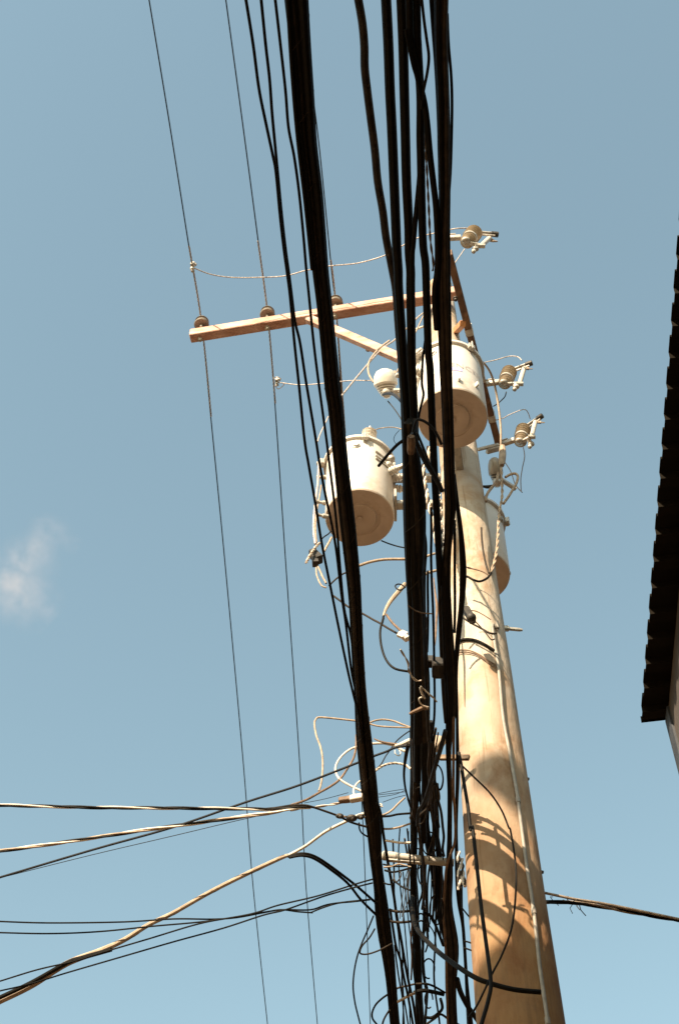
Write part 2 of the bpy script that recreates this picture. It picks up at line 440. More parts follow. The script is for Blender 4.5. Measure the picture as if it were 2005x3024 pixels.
def pin_insulator(x, y, label):
    p = PH(x, y, HA + .12); foot = V((p.x, p.y, CAMZ + HA + .056))
    r_ = thing('pin_insulator', foot, label, 'insulator', 'pin insulators on the crossarm')
    b = MB(); b.lathe([(.012, -.0), (.012, .08)], foot, n=10); b.build('steel_pin', GAL, r_)
    b = MB(); b.lathe([(.03, .045), (.062, .04), (.068, .05), (.06, .075), (.045, .085), (.05, .10), (.062, .105), (.055, .125), (.034, .135), (.036, .165), (.028, .18), (.0, .185)], foot, n=24)
    b.build('insulator_body', PORG, r_); return foot + V((0, 0, .175))
tA = pin_insulator(*T('c2', (215, 575))[0], 'grey pin insulator at the free left end of the crossarm')
tB = pin_insulator(*T('c2', (650, 510))[0], 'grey pin insulator on the crossarm under the second thin wire')
tC = pin_insulator(*T('c2', (1100, 438))[0], 'grey pin insulator on the crossarm just right of the thick cable bundle')
HW = tA.z - CAMZ

def primary(label, pts, guard, m=BLU):
    P, R = path(pts, h=HW, w=5.2, seg=6, ext0=6, ext1=25)
    root = thing('power_line', P[len(P) // 2], label, 'overhead wire')
    MB().tube(P, [.0058] * len(P), 6).build('wire', m, root)
    P, R = path(guard, h=HW, w=5)
    mb = MB(); helix_strands(mb, P, [.0085] * len(P), 3, .12, .5, slots=[0, 0, 0]); mb.build('line_guard', ALU, root)
    return root
primary('leftmost thin overhead wire, passing over the free end of the crossarm',
        T('d', (345, 0), (392, 285), (437, 570), (466, 745), (487, 960), (520, 1300), (562, 1760), (585, 2050), (618, 2365)), T('d', (437, 568), (466, 745), (488, 962)))
primary('thin black overhead wire passing over the middle insulator of the crossarm',
        T('d', (522, 0), (560, 280), (597, 560), (618, 722), (635, 930), (660, 1300), (692, 1760), (707, 2050), (733, 2365)), T('d', (596, 556), (618, 722), (636, 932)))
primary('thin overhead wire mostly hidden behind the thickest bundle, over the rightmost crossarm insulator',
        T('d', (690, 0), (732, 293), (766, 626), (775, 700), (785, 860), (797, 1100), (815, 1500), (838, 1901), (855, 2365)), T('d', (764, 600), (775, 700), (797, 1000)))

# wire clamps and jumpers from the primaries to the fuses
def line_clamp(x, y, label, k=1.0):
    c = PH(x, y, HW); r_ = thing('wire_clamp', c, label, 'wire clamp')
    t = (PH(x + 8, y + 80, HW) - c).normalized()
    b = MB(); b.bar(c - t * .045 * k, c + t * .045 * k, .03, .035, bev=.004); b.ball(c + V((.005, -.02, .03)), .022 * k); b.ball(c + V((0, 0, -.03)), .02 * k)
    b.build('clamp_body', GAL, r_)
    b = MB(); b.lathe([(.008, -.05), (.008, .03), (.016, .03), (.016, .045), (0, .046)], c + V((.01, -.005, -.01)), V((.3, -.3, 1)), 8); b.build('eye_bolt', ALU, r_)
    return c
line_clamp(*T('c2', (155, 200))[0], 'small pale clamp gripping the leftmost wire above the crossarm')
line_clamp(*T('c2', (712, 960))[0], 'small pale clamp with loose ends on the second wire below the crossarm', .8)
cable('thin pale jumper wire sagging from the leftmost wire clamp towards the top fuse',
      T('c2', (165, 205), (270, 245), (400, 266), (560, 268), (760, 258), (900, 222), (1060, 192), (1250, 172), (1430, 120)) + T('c3', (250, 245), (400, 170), (560, 130), (700, 100), (800, 97)), h=HW - .05, w=3.6, m=ALU, name='jumper_wire')
cable('thin pale jumper wire running level from the clamp below the crossarm to the middle fuse',
      T('c2', (715, 960), (860, 978), (1000, 970), (1200, 950), (1380, 945)) + T('c3', (220, 1300), (600, 1290), (880, 1245), (950, 1225), (1040, 1205), (1150, 1175), (1220, 1180), (1255, 1210)), h=[HW, 11.6], w=3.2, m=ALU, name='jumper_wire')
cable('thin pale wire arcing off the bushing on top of the left transformer',
      T('cI', (950, 215), (985, 185), (1080, 160), (1220, 150), (1345, 172)) + T('cA', (180, 85), (600, 30), (900, -60)), d=6.0, w=3, m=TAN, name='jumper_wire')
cable('thin pale wire curving up to the top of the lowest fuse',
      T('c9', (640, 1100), (820, 1055), (900, 1012), (1050, 950), (1120, 940), (1160, 985), (1185, 1060)), h=11.5, w=2.6, m=ALU, name='jumper_wire')
tag(MB().tube(*path(T('c2', (690, 935), (715, 925), (740, 938)), h=HW - .02, w=2.4)).build('wire_loop', CRM), 'tiny curled loose end above the clamp on the second wire', 'wire loop')
tag(MB().tube(*path(T('c2', (700, 980), (722, 1005), (760, 975), (740, 962)), h=HW - .03, w=2.4)).build('wire_loop', CRM), 'tiny curled loose end below the clamp on the second wire', 'wire loop')

# ------------------------------------------------------------------ dark steel crossarm at the right carrying the three fuses
HB = 11.5
b0 = PH(*T('cH', (650, 760))[0], HB); b1 = PH(1474, 1322, HB)
arm2 = thing('crossarm', (b0 + b1) / 2, 'dark narrow crossarm slanting down right of the black cables, carrying three fuses', 'crossarm')
b = MB(); b.bar(b0, b1, .055, .10, bev=.004); b.build('timber_beam', WOOD2, arm2)
for t in (.38, .62, .83, .985):
    c = b0.lerp(b1, t); x = (b1 - b0).normalized()
    m_ = MB(); m_.bar(c - x * .03, c + x * .03, .064, .112); m_.build('mounting_strap', GAL if t > .3 else RST, arm2)
c0 = b0.lerp(b1, .33); q = PD(*T('cH', (735, 2000))[0], PY - .02)
b = MB(); b.bar(c0 + V((-.03, 0, -.06)), q, .05, .05, bev=.003); b.build('brace', WOOD3, arm2)
c = PH(*T('cH', (755, 1470))[0], HB - .07)
b = MB(); b.lathe([(.022, 0), (.022, -.01), (.013, -.011), (.013, -.035), (0, -.036)], c, (0, 0, 1), 8); b.build('bolt', DRK, arm2)

def cutout(label, k, brk, ins_lo, ins_hi, hinge, top, tip, ring, low, r_ins=.085):
    """fused cutout: bracket, ribbed porcelain post, lower hinge, white fuse tube, upper contact arm."""
    H0 = HB - .02
    P_ = lambda p, h: PH(*T(k, p)[0], h)
    a = P_(brk[0], H0); b_ = P_(brk[1], H0)
    root = thing('fuse_cutout', a, label, 'fuse cutout', 'fuse cutouts on the dark crossarm')
    m_ = MB(); m_.bar(a, b_, .035, .05, bev=.004); m_.bar(a + V((0, 0, .03)), a.lerp(b_, .6) + V((0, 0, .03)), .05, .008); m_.build('bracket', GAL, root)
    lo = P_(ins_lo, H0 - .10); hi = P_(ins_hi, H0 + .20)
    axx = (hi - lo); L = axx.length; m_ = MB(); prof = [(.02, -.01), (.03, 0)]
    nr = 7
    for i in range(nr):
        t0 = L * (i + .1) / nr; R_ = r_ins * (.62 if i < 2 else (.50 if i == 2 else .74))
        prof += [(R_ * .6, t0), (R_, t0 + L * .04 / 1), (R_ * .96, t0 + L * .07), (R_ * .6, t0 + L * .10)]
    prof += [(r_ins * .35, L), (.015, L + .01)]
    m_.lathe(prof, lo, axx, 22); m_.build('porcelain_post', PORC, root)
    m_ = MB(); mid = lo.lerp(hi, .36); m_.lathe([(r_ins * .62, -.014), (r_ins * .66, -.012), (r_ins * .66, .012), (r_ins * .62, .014)], mid, axx, 20); m_.build('clamp_ring', GAL, root)
    hg = P_(hinge, H0 - .12); tp = P_(top, H0 + .16)
    m_ = MB(); m_.bar(lo, hg, .03, .024, bev=.003); lw = P_(low, H0 - .15); m_.ball(lw, .022, (1.3, 1, .8)); m_.ball(lo + V((-.01, -.02, -.01)), .028, (1.2, 1, .8)); m_.lathe([(.008, -.05), (.018, -.04), (.018, -.02), (.010, -.01), (.02, .0), (.02, .02)], lw, (.4, -.2, .8), 8); m_.bar(lw, hg.lerp(lo, .3), .03, .03); m_.lathe([(.02, -.03), (.02, .03)], hg, (1, 0, 0), 8)
    m_.build('hinge', GAL, root)
    m_ = MB(); m_.lathe([(.017, 0), (.020, .004), (.020, (tp - hg).length - .004), (.017, (tp - hg).length)], hg, tp - hg, 14); m_.build('fuse_tube', PVC, root)
    th = P_(tip, H0 + .20)
    m_ = MB(); m_.bar(hi, th, .034, .012, bev=.002); m_.bar(hi + V((0, 0, -.035)), th + V((0, 0, -.03)), .012, .012); m_.build('upper_contact', GAL, root)
    m_ = MB(); m_.lathe([(.02, -.03), (.024, -.026), (.024, .026), (.018, .03)], th, (th - hi), 10); m_.build('contact_cap', DRK, root)
    rg = P_(ring, H0 + .14)
    pts = [rg + V((math.cos(t) * .028, 0.012 * math.sin(t), math.sin(t) * .022)) for t in [2 * math.pi * i / 14 for i in range(15)]]
    m_ = MB(); m_.tube(pts, .005, 6); m_.bar(rg, tp, .02, .015); m_.build('pull_ring', TAN, root)
    return root
cutout('brown porcelain fuse cutout at the upper end of the dark crossarm, topmost of three', 'cH', ((640, 540), (840, 530)), (930, 600), (1050, 450), (1150, 660), (1280, 540), (1360, 480), (1345, 590), (1060, 710), .092)
cutout('brown porcelain fuse cutout in the middle, right of the large transformer', 'c9', ((600, 600), (800, 570)), (845, 600), (915, 430), (1045, 600), (1110, 385), (1170, 335), (1170, 400), (1000, 640), .088)
cutout('brown porcelain fuse cutout at the lower end of the dark crossarm, lowest of three', 'c9', ((780, 1410), (980, 1340)), (1055, 1370), (1100, 1190), (1205, 1300), (1255, 1100), (1315, 1040), (1330, 1110), (1200, 1400), .088)
mb = MB(); p0 = PH(*T('c9', (490, 1470))[0], HB - .25); p1 = PH(*T('c9', (770, 1400))[0], HB - .1); mb.bar(p0, p1, .02, .03, bev=.003)
mb.bar(PH(*T('c9', (615, 1490))[0], HB - .2), PH(*T('c9', (770, 1450))[0], HB - .12), .05, .03, bev=.003); mb.build('end_bracket', GAL, arm2)
cable('thin dark lead dropping from the lowest fuse and doubling back', T('c9', (1095, 1440), (1112, 1560), (1085, 1700), (1062, 1850), (1066, 2015)), d=6.4, w=3, m=BLU, name='lead_wire')
cable('thin dark lead slanting down right to meet the one from the lowest fuse', T('c9', (855, 1640), (930, 1760), (990, 1930), (1080, 2035)), d=6.4, w=3, m=BLU, name='lead_wire')
cable('thin dark lead between the middle fuse and the dark crossarm', T('c9', (870, 705), (850, 770), (780, 840), (740, 870), (700, 895)), d=6.1, w=3.4, m=BLU, name='lead_wire')
cable('thin grey lead between the topmost fuse and the dark crossarm', T('cH', (895, 710), (860, 760), (770, 890), (690, 1010)), d=5.3, w=3.2, m=ALU, name='lead_wire')

# ------------------------------------------------------------------ transformers
HT = 9.2
def transformer(c, R, H, label, face=-90, text=False, lv=0, hv=90, extra=None):
    root = thing('transformer', c, label, 'transformer', 'transformers clustered round the pole')
    b = MB()
    b.lathe([(R * .985, 0.004), (R, .012), (R, H), (R * .98, H + .004)], c, n=56); tank = b.build('tank', PNT, root)
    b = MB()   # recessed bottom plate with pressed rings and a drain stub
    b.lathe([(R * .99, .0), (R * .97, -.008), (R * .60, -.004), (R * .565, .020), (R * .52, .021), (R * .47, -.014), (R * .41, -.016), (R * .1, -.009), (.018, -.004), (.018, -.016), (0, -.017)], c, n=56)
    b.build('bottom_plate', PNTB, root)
    b = MB(); t = c + V((0, 0, H))
    b.lathe([(R, -.004), (R + .022, .0), (R + .024, .022), (R + .008, .03), (R * .92, .05), (R * .5, .085), (0, .095)], t, n=56); lid = b.build('lid', PNT, root)
    for a in (20, 110, 200, 290):
        b = MB()
        a = rad(a + lv); d = V((math.cos(a), math.sin(a), 0)); tt = V((-d.y, d.x, 0))
        b.box(t + d * (R + .03) + V((0, 0, -.01)), d, tt, (0, 0, 1), .03, .05, .06, .004)
        b.tube([t + d * (R + .045) + V((0, 0, -.05)), t + d * (R + .045) + V((0, 0, .05))], .007, 6)
        b.build('lid_clamp', GAL, root)
    # low-voltage bushings in a row on one side
    for i in (-1, 0, 1):
        a = rad(lv + i * 17); d = V((math.cos(a), math.sin(a), 0)); p = c + d * R + V((0, 0, H * .66 + abs(i) * -.02))
        b = MB(); b.lathe([(.03, 0), (.032, .015), (.024, .02), (.034, .03), (.024, .042), (.034, .052), (.022, .064), (.02, .085)], p, d, 16); bu = b.build('low_voltage_bushing', PORW, root)
        b = MB(); b.box(p + d * .12, d, V((-d.y, d.x, 0)), (0, 0, 1), .075, .028, .034, .004); b.lathe([(.008, .0), (.008, .05)], p + d * .12 + V((0, 0, -.025)), (0, 0, 1), 8)
        b.v = [q for q in b.v]; b.build('terminal_lug', GAL, root)
    # high-voltage bushing on the lid
    a = rad(hv); d = V((math.cos(a), math.sin(a), 0)); p = t + d * R * .84 + V((0, 0, .035))
    b = MB(); prof = [(.050, -.03)]
    for i in range(4): prof += [(.042, .005 + i * .030), (.056, .014 + i * .030), (.044, .025 + i * .030)]
    prof += [(.03, .12), (.02, .135), (.010, .145), (.008, .17), (0, .172)]
    b.lathe(prof, p, d * .25 + V((0, 0, 1)), 20); b.build('high_voltage_bushing', PORW, root)
    # lifting lug, hanger bracket
    a = rad(face); d = V((math.cos(a), math.sin(a), 0)); tt = V((-d.y, d.x, 0)); p = c + d * R + V((0, 0, H * .86))
    b = MB(); b.lathe([(.032, 0), (.032, .006), (.022, .010), (.022, .018), (0, .02)], p, d, 18); b.build('relief_valve', GAL, root)
    v = V((PX, PY, 0)) - V((c.x, c.y, 0)); L = v.length; v.normalize()
    for zz in (.16, H - .16):
        b = MB()
        b.box(c + v * (R + (L - R - prad(c.z)) / 2) + V((0, 0, zz)), v, V((-v.y, v.x, 0)), (0, 0, 1), max(.06, L - R - prad(c.z) + .01), .06, .05, .006)
        b.box(c + v * (R + .01) + V((0, 0, zz)), v, V((-v.y, v.x, 0)), (0, 0, 1), .02, .22, .10, .004)
        b.build('mounting_bracket', GAL, root)
    return root, tank, t
T1c = PH(1336, 1236, 9.45); T2c = PH(1062, 1529, HT); T3c = PH(1408, 1702, HT)
RT = 104 * depth(T1c) / F
t1, tank1, top1 = transformer(T1c, RT, .66, 'large pale grey transformer half hidden behind the black cables, nearest the pole top', -120, lv=-165, hv=200)
t2, tank2, top2 = transformer(T2c, 102.5 * depth(T2c) / F, .68, 'pale grey transformer hanging in the open left of the pole', -97, lv=-12, hv=-72)
t3, tank3, top3 = transformer(T3c, 98 * depth(T3c) / F, .66, 'pale grey transformer peeking out from behind the right side of the pole', -30, lv=60, hv=10)
# nameplate, faint lettering and step hooks on the first tank
def on_tank(x, y, c, R, off=0.0):
    d = ray(x, y); a = d.x ** 2 + d.y ** 2; ox = CAMP.x - c.x; oy = CAMP.y - c.y
    b = 2 * (d.x * ox + d.y * oy); cc = ox * ox + oy * oy - (R + off) ** 2
    disc = max(0, b * b - 4 * a * cc); return CAMP + d * ((-b - math.sqrt(disc)) / (2 * a))
def tank_patch(a0, a1, z0, z1, c, R, name, m, parent, off=.0025):
    b = MB(); n = 8; vs = []
    for i in range(n + 1):
        a = a0 + (a1 - a0) * i / n
        for zz in (z0, z1): vs.append((c.x + (R + off) * math.cos(a), c.y + (R + off) * math.sin(a), zz))
    b.add(vs, [(2 * i, 2 * i + 2, 2 * i + 3, 2 * i + 1) for i in range(n)]); return b.build(name, m, parent)
p = on_tank(*T('cG', (300, 1100))[0], T1c, RT); q = on_tank(*T('cG', (440, 1120))[0], T1c, RT); a1_ = math.atan2(q.y - T1c.y, q.x - T1c.x); p0 = on_tank(*T('cG', (60, 1060))[0], T1c, RT); a0_ = math.atan2(p0.y - T1c.y, p0.x - T1c.x)
tank_patch(a0_, a1_, q.z - .022, q.z + .025, T1c, RT, 'blue_label', LBL, t1)
def lettering(txt, a_start, zc, size, c, R, parent, m, off=.004):
    cu = bpy.data.curves.new('lettering', 'FONT'); cu.body = txt; cu.size = size; cu.extrude = 0.0; cu.resolution_u = 2
    to = bpy.data.objects.new('tmp', cu); COL.objects.link(to)
    bpy.context.view_layer.update(); me = bpy.data.meshes.new_from_object(to); bpy.data.objects.remove(to)
    b = MB(); vs = []
    for v_ in me.vertices:
        a = a_start + v_.co.x / R; vs.append((c.x + (R + off) * math.cos(a), c.y + (R + off) * math.sin(a), zc + v_.co.y))
    b.add(vs, [tuple(p_.vertices) for p_ in me.polygons]); b.build('lettering', m, parent, smooth=0)
p = on_tank(*T('cG', (170, 960))[0], T1c, RT); aL = math.atan2(p.y - T1c.y, p.x - T1c.x)
lettering('ENCER', aL - .12, p.z - .03, .085, T1c, RT, t1, LET)
for (x, y) in T('cG', (330, 1400), (820, 1560)):
    p = on_tank(x, y, T1c, RT); d = (V((p.x, p.y, 0)) - V((T1c.x, T1c.y, 0))).normalized()
    b = MB(); b.box(p + d * .014, d, V((-d.y, d.x, 0)), (0, 0, 1), .03, .014, .05, .003); b.build('hook', PNT, t1)
R2 = 102.5 * depth(T2c) / F
for i, (x, y) in enumerate(T('cI', (270, 660), (262, 850), (255, 1210), (240, 1395))):
    p = on_tank(max(x, T('cI', (292, 0))[0][0]), y, T2c, R2); d = (V((p.x, p.y, 0)) - V((T2c.x, T2c.y, 0))).normalized()
    b = MB(); b.lathe([(.018, -.02), (.018, .02), (.011, .025), (.011, .05), (.016, .052), (.016, .066), (0, .068)], p + V((0, 0, 0)), d, 10)
    b.build('side_stud', GAL, t2)
b = MB(); p = on_tank(*T('cI', (990, 540))[0], T2c, R2, .01); q = on_tank(*T('cI', (1170, 680))[0], T2c, R2, .01)
for dz in (0, -.035, .06):
    b.bar(p + V((0, 0, dz)), q + V((0, 0, dz)), .012, .012)
b.ball(q, .03); b.ball(q + V((.02, -.02, .06)), .028); b.build('handle_clamp', GAL, t2)

# bell insulators beside the transformers
def bell(px, py, dd, r, label, m=PORW, name='bell_insulator', h=.20, tilt=(-.12, -.75, .8)):
    c = PD(px, py, dd); root = thing(name, c, label, 'insulator')
    b = MB(); prof = [(.0, -h * .48), (.022, -h * .46), (.024, -h * .36)]
    for i in range(4): prof += [(r * .34, -h * .36 + i * h * .08), (r * (.50 + .10 * i), -h * .35 + i * h * .08), (r * (.52 + .10 * i), -h * .32 + i * h * .08), (r * .34, -h * .30 + i * h * .08)]
    prof += [(r * .9, -h * .02), (r, h * .04), (r * 1.0, h * .22), (r * .92, h * .40), (r * .72, h * .55), (r * .4, h * .63), (0, h * .66)]
    b.lathe(prof, c, tilt, n=30); b.build('insulator_body', m, root)
    b = MB(); b.bar(c + V((0, 0, -.03)), c + V((.16, .10, -.05)), .03, .035, bev=.003); b.lathe([(.028, -.06), (.034, -.05), (.03, -.02), (.01, 0)], c + V((0, 0, -h * .35)), (0, 0, 1), 12); b.build('bracket', GAL, root)
    return root
bell(*T('c3', (112, 1425))[0], 5.5, .088, 'white bell-shaped insulator in the sky just left of the large transformer')
bell(*T('c9', (735, 1800))[0], 6.5, .058, 'dark disc-shaped insulator right of the pole behind the pale cable sleeve', PORG, h=.22)

# ------------------------------------------------------------------ small gear left of the pole
cable('grey-brown lead running slantwise from behind the thick bundle up over the timber brace',
      T('c2', (1140, 1050), (1230, 940), (1340, 810), (1420, 730), (1500, 672)) + T('cH', (135, 1800), (290, 1670)), d=5.9, w=5, m=ALU)
cable('pale lead curving down into the top of the white bell insulator', T('c2', (1455, 685), (1380, 745), (1322, 825), (1318, 900), (1350, 960)), d=5.75, w=6, m=TAN)
cable('short pale loop above the white bell insulator', T('c2', (1475, 920), (1490, 885), (1515, 870)) + T('cH', (300, 1650),), d=5.6, w=4, m=TAN)
cable('thin black wire hanging from under the white bell insulator', T('c2', (1445, 1085), (1490, 1140), (1530, 1200)) + T('cA', (220, 20),), d=5.55, w=3.6, m=BLU)
cable('short pale arm poking out right of the crossarm brace between black cables', T('cH', (130, 1955), (200, 1925), (275, 1900)), d=5.7, w=7, m=CRM, name='bracket_arm', cat='bracket')
cable('short cream rod between two black cables at the left edge of the large transformer', T('cH', (130, 2330), (180, 2285), (225, 2250)), d=5.0, w=9, m=CRM, name='bracket_arm', cat='bracket')
cable('thin grey tie rising from the left transformer behind two black cables', T('cI', (180, 350), (215, 250), (270, 130), (330, 0)), d=5.9, w=4, m=ALU)
# flat grounding strap and dark connector below-left of the left transformer
P, R = path(T('cI', (200, 700), (185, 900), (165, 1100), (140, 1350), (130, 1600), (150, 1760)), d=6.0, w=6)
cable('grey flat lead hanging down the left side of the left transformer', T('cI', (195, 640), (190, 800), (180, 960), (150, 1180), (130, 1400), (125, 1600), (150, 1780)), d=5.95, w=7, m=ALU)
cable('second grey lead beside the flat one left of the left transformer', T('cI', (230, 960), (205, 1120), (165, 1350), (150, 1560), (165, 1760)), d=6.05, w=5, m=TAN)
cc = PD(*T('cI', (150, 1970))[0], 5.95)
con = thing('lead_connector', cc, 'dark boxy connector with a pale striped handle below left of the left transformer', 'connector')
b = MB(); p = PD(*T('cI', (95, 1900))[0], 5.95); q = PD(*T('cI', (215, 2010))[0], 5.95); b.bar(p, q, .07, .05, bev=.006); b.bar(p + V((.02, 0, -.02)), q + V((-.03, 0, -.045)), .05, .04); b.build('connector_body', DRK, con)
P, R = path(T('cI', (215, 1760), (150, 1830), (80, 1930), (20, 2045)), d=5.9, w=9)
b = MB(); helix_strands(b, P, [r for r in R], 2, .05, .55, slots=[0, 1]); b.build('striped_lead', [CRM, TAN], con)
cable('pale lead from the connector up to the bottom of the left transformer', T('cI', (270, 1885), (310, 1810), (350, 1740), (375, 1690)), d=5.95, w=7, m=TAN)
cable('thin black lead from the connector to the left transformer base', T('cI', (235, 1715), (270, 1680), (330, 1640), (365, 1600)), d=6.0, w=4, m=BLK)
cable('tan lead looping down from the connector, inner of two', T('cI', (185, 2100), (215, 2160), (250, 2240), (300, 2330)), d=5.95, w=6, m=TAN)
cable('tan lead looping down from the connector, outer of two', T('cI', (160, 2110), (165, 2200), (195, 2290), (240, 2365), (300, 2390)), d=5.95, w=5, m=TAN)
cable('brown lead bending up from the loops below the connector towards the thick bundle', T('c4', (215, 1240), (255, 1200), (300, 1165), (330, 1150), (400, 1130)), d=5.95, w=5, m=BLK2)
cable('long brown and black lead running down right from the connector loops to the cream clamp', T('c4', (245, 1310), (300, 1350), (355, 1390), (450, 1435), (520, 1475)) + T('c5', (530, 95), (600, 138), (675, 180)), d=[5.9, 5.7], w=6.5, m=BLK2)
cable('thin black wire under the left transformer running to the second bundle', T('c4', (575, 928), (630, 950), (690, 968), (740, 978)), d=6.1, w=4.2, m=BLK)
cable('pale tan cable arching under the left transformer between the two big bundles', T('c4', (400, 1105), (430, 1098), (500, 1075), (600, 1058), (740, 1056)), d=5.9, w=8.5, m=TAN)
cable('thick pale cable bending out of the second bundle and tapering down left', T('c4', (740, 1228, 14), (690, 1285, 14), (640, 1345, 13), (608, 1400, 10), (590, 1450, 7)), d=5.6, m=TAN)
cable('black cable hanging in a wide open loop left of the second bundle', T('c4', (592, 1445), (580, 1500)) + T('c5', (560, 60), (537, 150), (545, 260), (580, 360), (640, 420), (740, 442)), d=5.6, w=7, m=BLK)
cable('orange-brown lead crossing the black loop down to the cream clamp', T('c5', (580, 35), (620, 90), (660, 130), (705, 172)), d=5.6, w=7, m=BRN)
cc = PD(*T('c5', (705, 190))[0], 5.55); cl = thing('cable_clamp', cc, 'small cream clamp where two leads meet at the left edge of the second bundle', 'cable clamp')
b = MB(); b.bar(PD(*T('c5', (675, 165))[0], 5.55), PD(*T('c5', (735, 215))[0], 5.55), .035, .035, bev=.006); b.build('clamp_body', CRM, cl)
b = MB(); b.bar(PD(*T('c5', (675, 195))[0], 5.54), PD(*T('c5', (715, 160))[0], 5.54), .018, .045, bev=.003); b.build('strap', CRM, cl)
cable('thin black oval loop sticking out of the second bundle above the thick pale cable', T('cB', (240, 705), (190, 665), (130, 653), (88, 680), (110, 720), (165, 745), (245, 700)), d=5.5, w=4.2, m=BLK)

# ------------------------------------------------------------------ thin black cables, left group
HBN = 6.2
shared = T('c1', (620, 760), (638, 950), (655, 1100), (668, 1195)) + T('c2', (770, 110), (798, 380))
cable('thin black cable, outermost left of the black ones at the top, joining its neighbour below', T('c1', (488, 0), (520, 200), (545, 390), (575, 540), (605, 680)) + shared + T('c2', (815, 560), (830, 720), (860, 1000), (895, 1344)) + T('c4', (75, 410), (125, 700), (165, 950), (235, 1300), (275, 1500)) + T('c5', (305, 430), (350, 620), (385, 760), (410, 950)), h=[HBN - .02, HBN - .04], w=8.5, ext0=5)
cable('thin black cable second from the left among the black ones at the top', T('c1', (555, 0), (575, 200), (592, 350), (603, 500), (618, 660)) + [(x + 5, y) for x, y in shared] + T('c2', (832, 560), (865, 700), (905, 960), (970, 1344)) + T('c4', (150, 400), (187, 600), (230, 800), (265, 1000), (300, 1300), (330, 1500)) + T('c5', (330, 420), (365, 600), (400, 800)), h=[HBN + .04, HBN], w=8.5, ext0=5)
cable('thin black cable closest to the thickest bundle on its left side', T('c1', (617, 0), (640, 200), (662, 400), (675, 560), (700, 690), (722, 850), (740, 1030), (752, 1195)) + T('c2', (905, 200), (925, 400), (955, 700), (990, 980), (1040, 1344)) + T('c4', (215, 380), (245, 620), (270, 850), (290, 1100), (320, 1400)) + T('c5', (330, 200), (360, 480), (400, 700)), h=[HBN, HBN + .02], w=8, ext0=5)

# ------------------------------------------------------------------ the thickest lashed bundle
M = [(876, 0, 73), (887, 134, 65), (899, 295, 61), (909, 429, 57), (926, 569, 55), (938, 703, 52), (946, 800, 50), (960, 923, 48), (981, 1137, 49), (991, 1210, 47), (1007, 1371, 46), (1026, 1542, 48), (1044, 1713, 43), (1050, 1800, 39), (1056, 1924, 38), (1064, 2049, 38), (1074, 2173, 47), (1087, 2297, 50), (1095, 2380, 49), (1105, 2460, 44), (1110, 2540, 36), (1120, 2620, 36), (1127, 2690, 43), (1136, 2760, 43), (1147, 2830, 38), (1155, 2904, 32), (1167, 3040, 31)]
bundle('thickest black cable bundle, crossing the whole picture left of the pole', M, h=HBN, n=11, lash=.3, lashm=BLK2, m=[BLK, BLK, BLK2, BLK, BLK, BLK2], ext0=6, ext1=14, seed=4, seg=5)
cable('black cable splitting off the right side of the thickest bundle near the bottom', T('cF', (990, 1250), (1025, 1450)) + T('cD', (330, 240), (368, 520), (402, 720), (425, 870), (470, 1120), (505, 1320), (540, 1568)) + T('cE', (575, 160), (605, 400), (645, 640), (690, 880), (740, 1110), (780, 1372)), h=HBN - .08, w=8.5, ext1=12)
cable('black cable edging the left side of the thickest bundle near the top', T('c1', (672, 0), (690, 300), (715, 600), (750, 900), (780, 1190)), h=HBN - .03, w=12, ext0=5)

# ------------------------------------------------------------------ cluster right of the gap
HR = 6.25
R12 = T('c1', (983, 0), (1000, 100), (1009, 200), (1011, 300), (1022, 400), (1037, 520), (1055, 660), (1068, 800), (1090, 930), (1105, 1050), (1125, 1195)) + T('c3', (160, 420), (195, 620), (215, 900), (235, 1150), (262, 1500), (270, 1711)) + T('cA', (250, 400), (255, 800), (260, 1300), (275, 1800)) + T('cB', (300, 500), (330, 1000), (350, 1500), (360, 2000)) + T('cC', (365, 500), (385, 1000), (400, 1500), (400, 2000)) + T('cD', (745, 300),)
root = cable('wavy wire-wrapped black cable on its own left of the right-hand cluster at the top', R12, h=HR + .05, w=22, m=BLK2, ext0=5)
Pw, Rw = path(R12[:16], h=HR + .05, w=22); lw = MB(); helix_strands(lw, Pw, [r * 1.06 for r in Rw], 1, .24, .06, sides=4)
root['_o'] = tuple(root.location); lw.build('wrapping_wire', BRN, root)
cable('straight thick black cable right of the wavy wrapped one at the top', T('c1', (1105, 0), (1115, 200), (1122, 400), (1130, 560), (1140, 800), (1148, 1000), (1158, 1195)) + T('c3', (205, 300), (218, 600), (242, 950), (262, 1300), (290, 1711)) + T('cA', (290, 400), (310, 900), (320, 1500)) + T('cB', (310, 0), (360, 700), (400, 1500)) + T('cC', (420, 200), (430, 900), (430, 1600)), h=HR, w=27, ext0=5)
cable('straight thick black cable in the middle of the top right cluster', T('c1', (1172, 0), (1180, 200), (1185, 400), (1190, 600), (1195, 800), (1205, 1000), (1213, 1195)) + T('c3', (308, 300), (320, 600), (325, 950), (330, 1300), (350, 1711)) + T('cA', (385, 400), (420, 900), (470, 1500), (520, 1900)) + T('cB', (500, 500), (500, 1000), (520, 1600)) + T('cC', (560, 0), (565, 600), (545, 1100), (550, 1600), (540, 2000)) + T('cD', (890, 300), (900, 600)), h=HR - .03, w=25, ext0=5)
cable('thick black cable forming the left half of the knotted pair at the top', T('c1', (1238, 0), (1243, 200), (1256, 420), (1256, 600), (1258, 700), (1262, 900), (1268, 1080), (1272, 1195)) + T('c3', (445, 400), (455, 700), (462, 950), (470, 1150), (485, 1300), (498, 1650)) + T('cA', (672, 300), (690, 700), (712, 1100), (740, 1600)) + T('cB', (765, 250), (790, 650)), h=HR - .06, w=23, ext0=5)
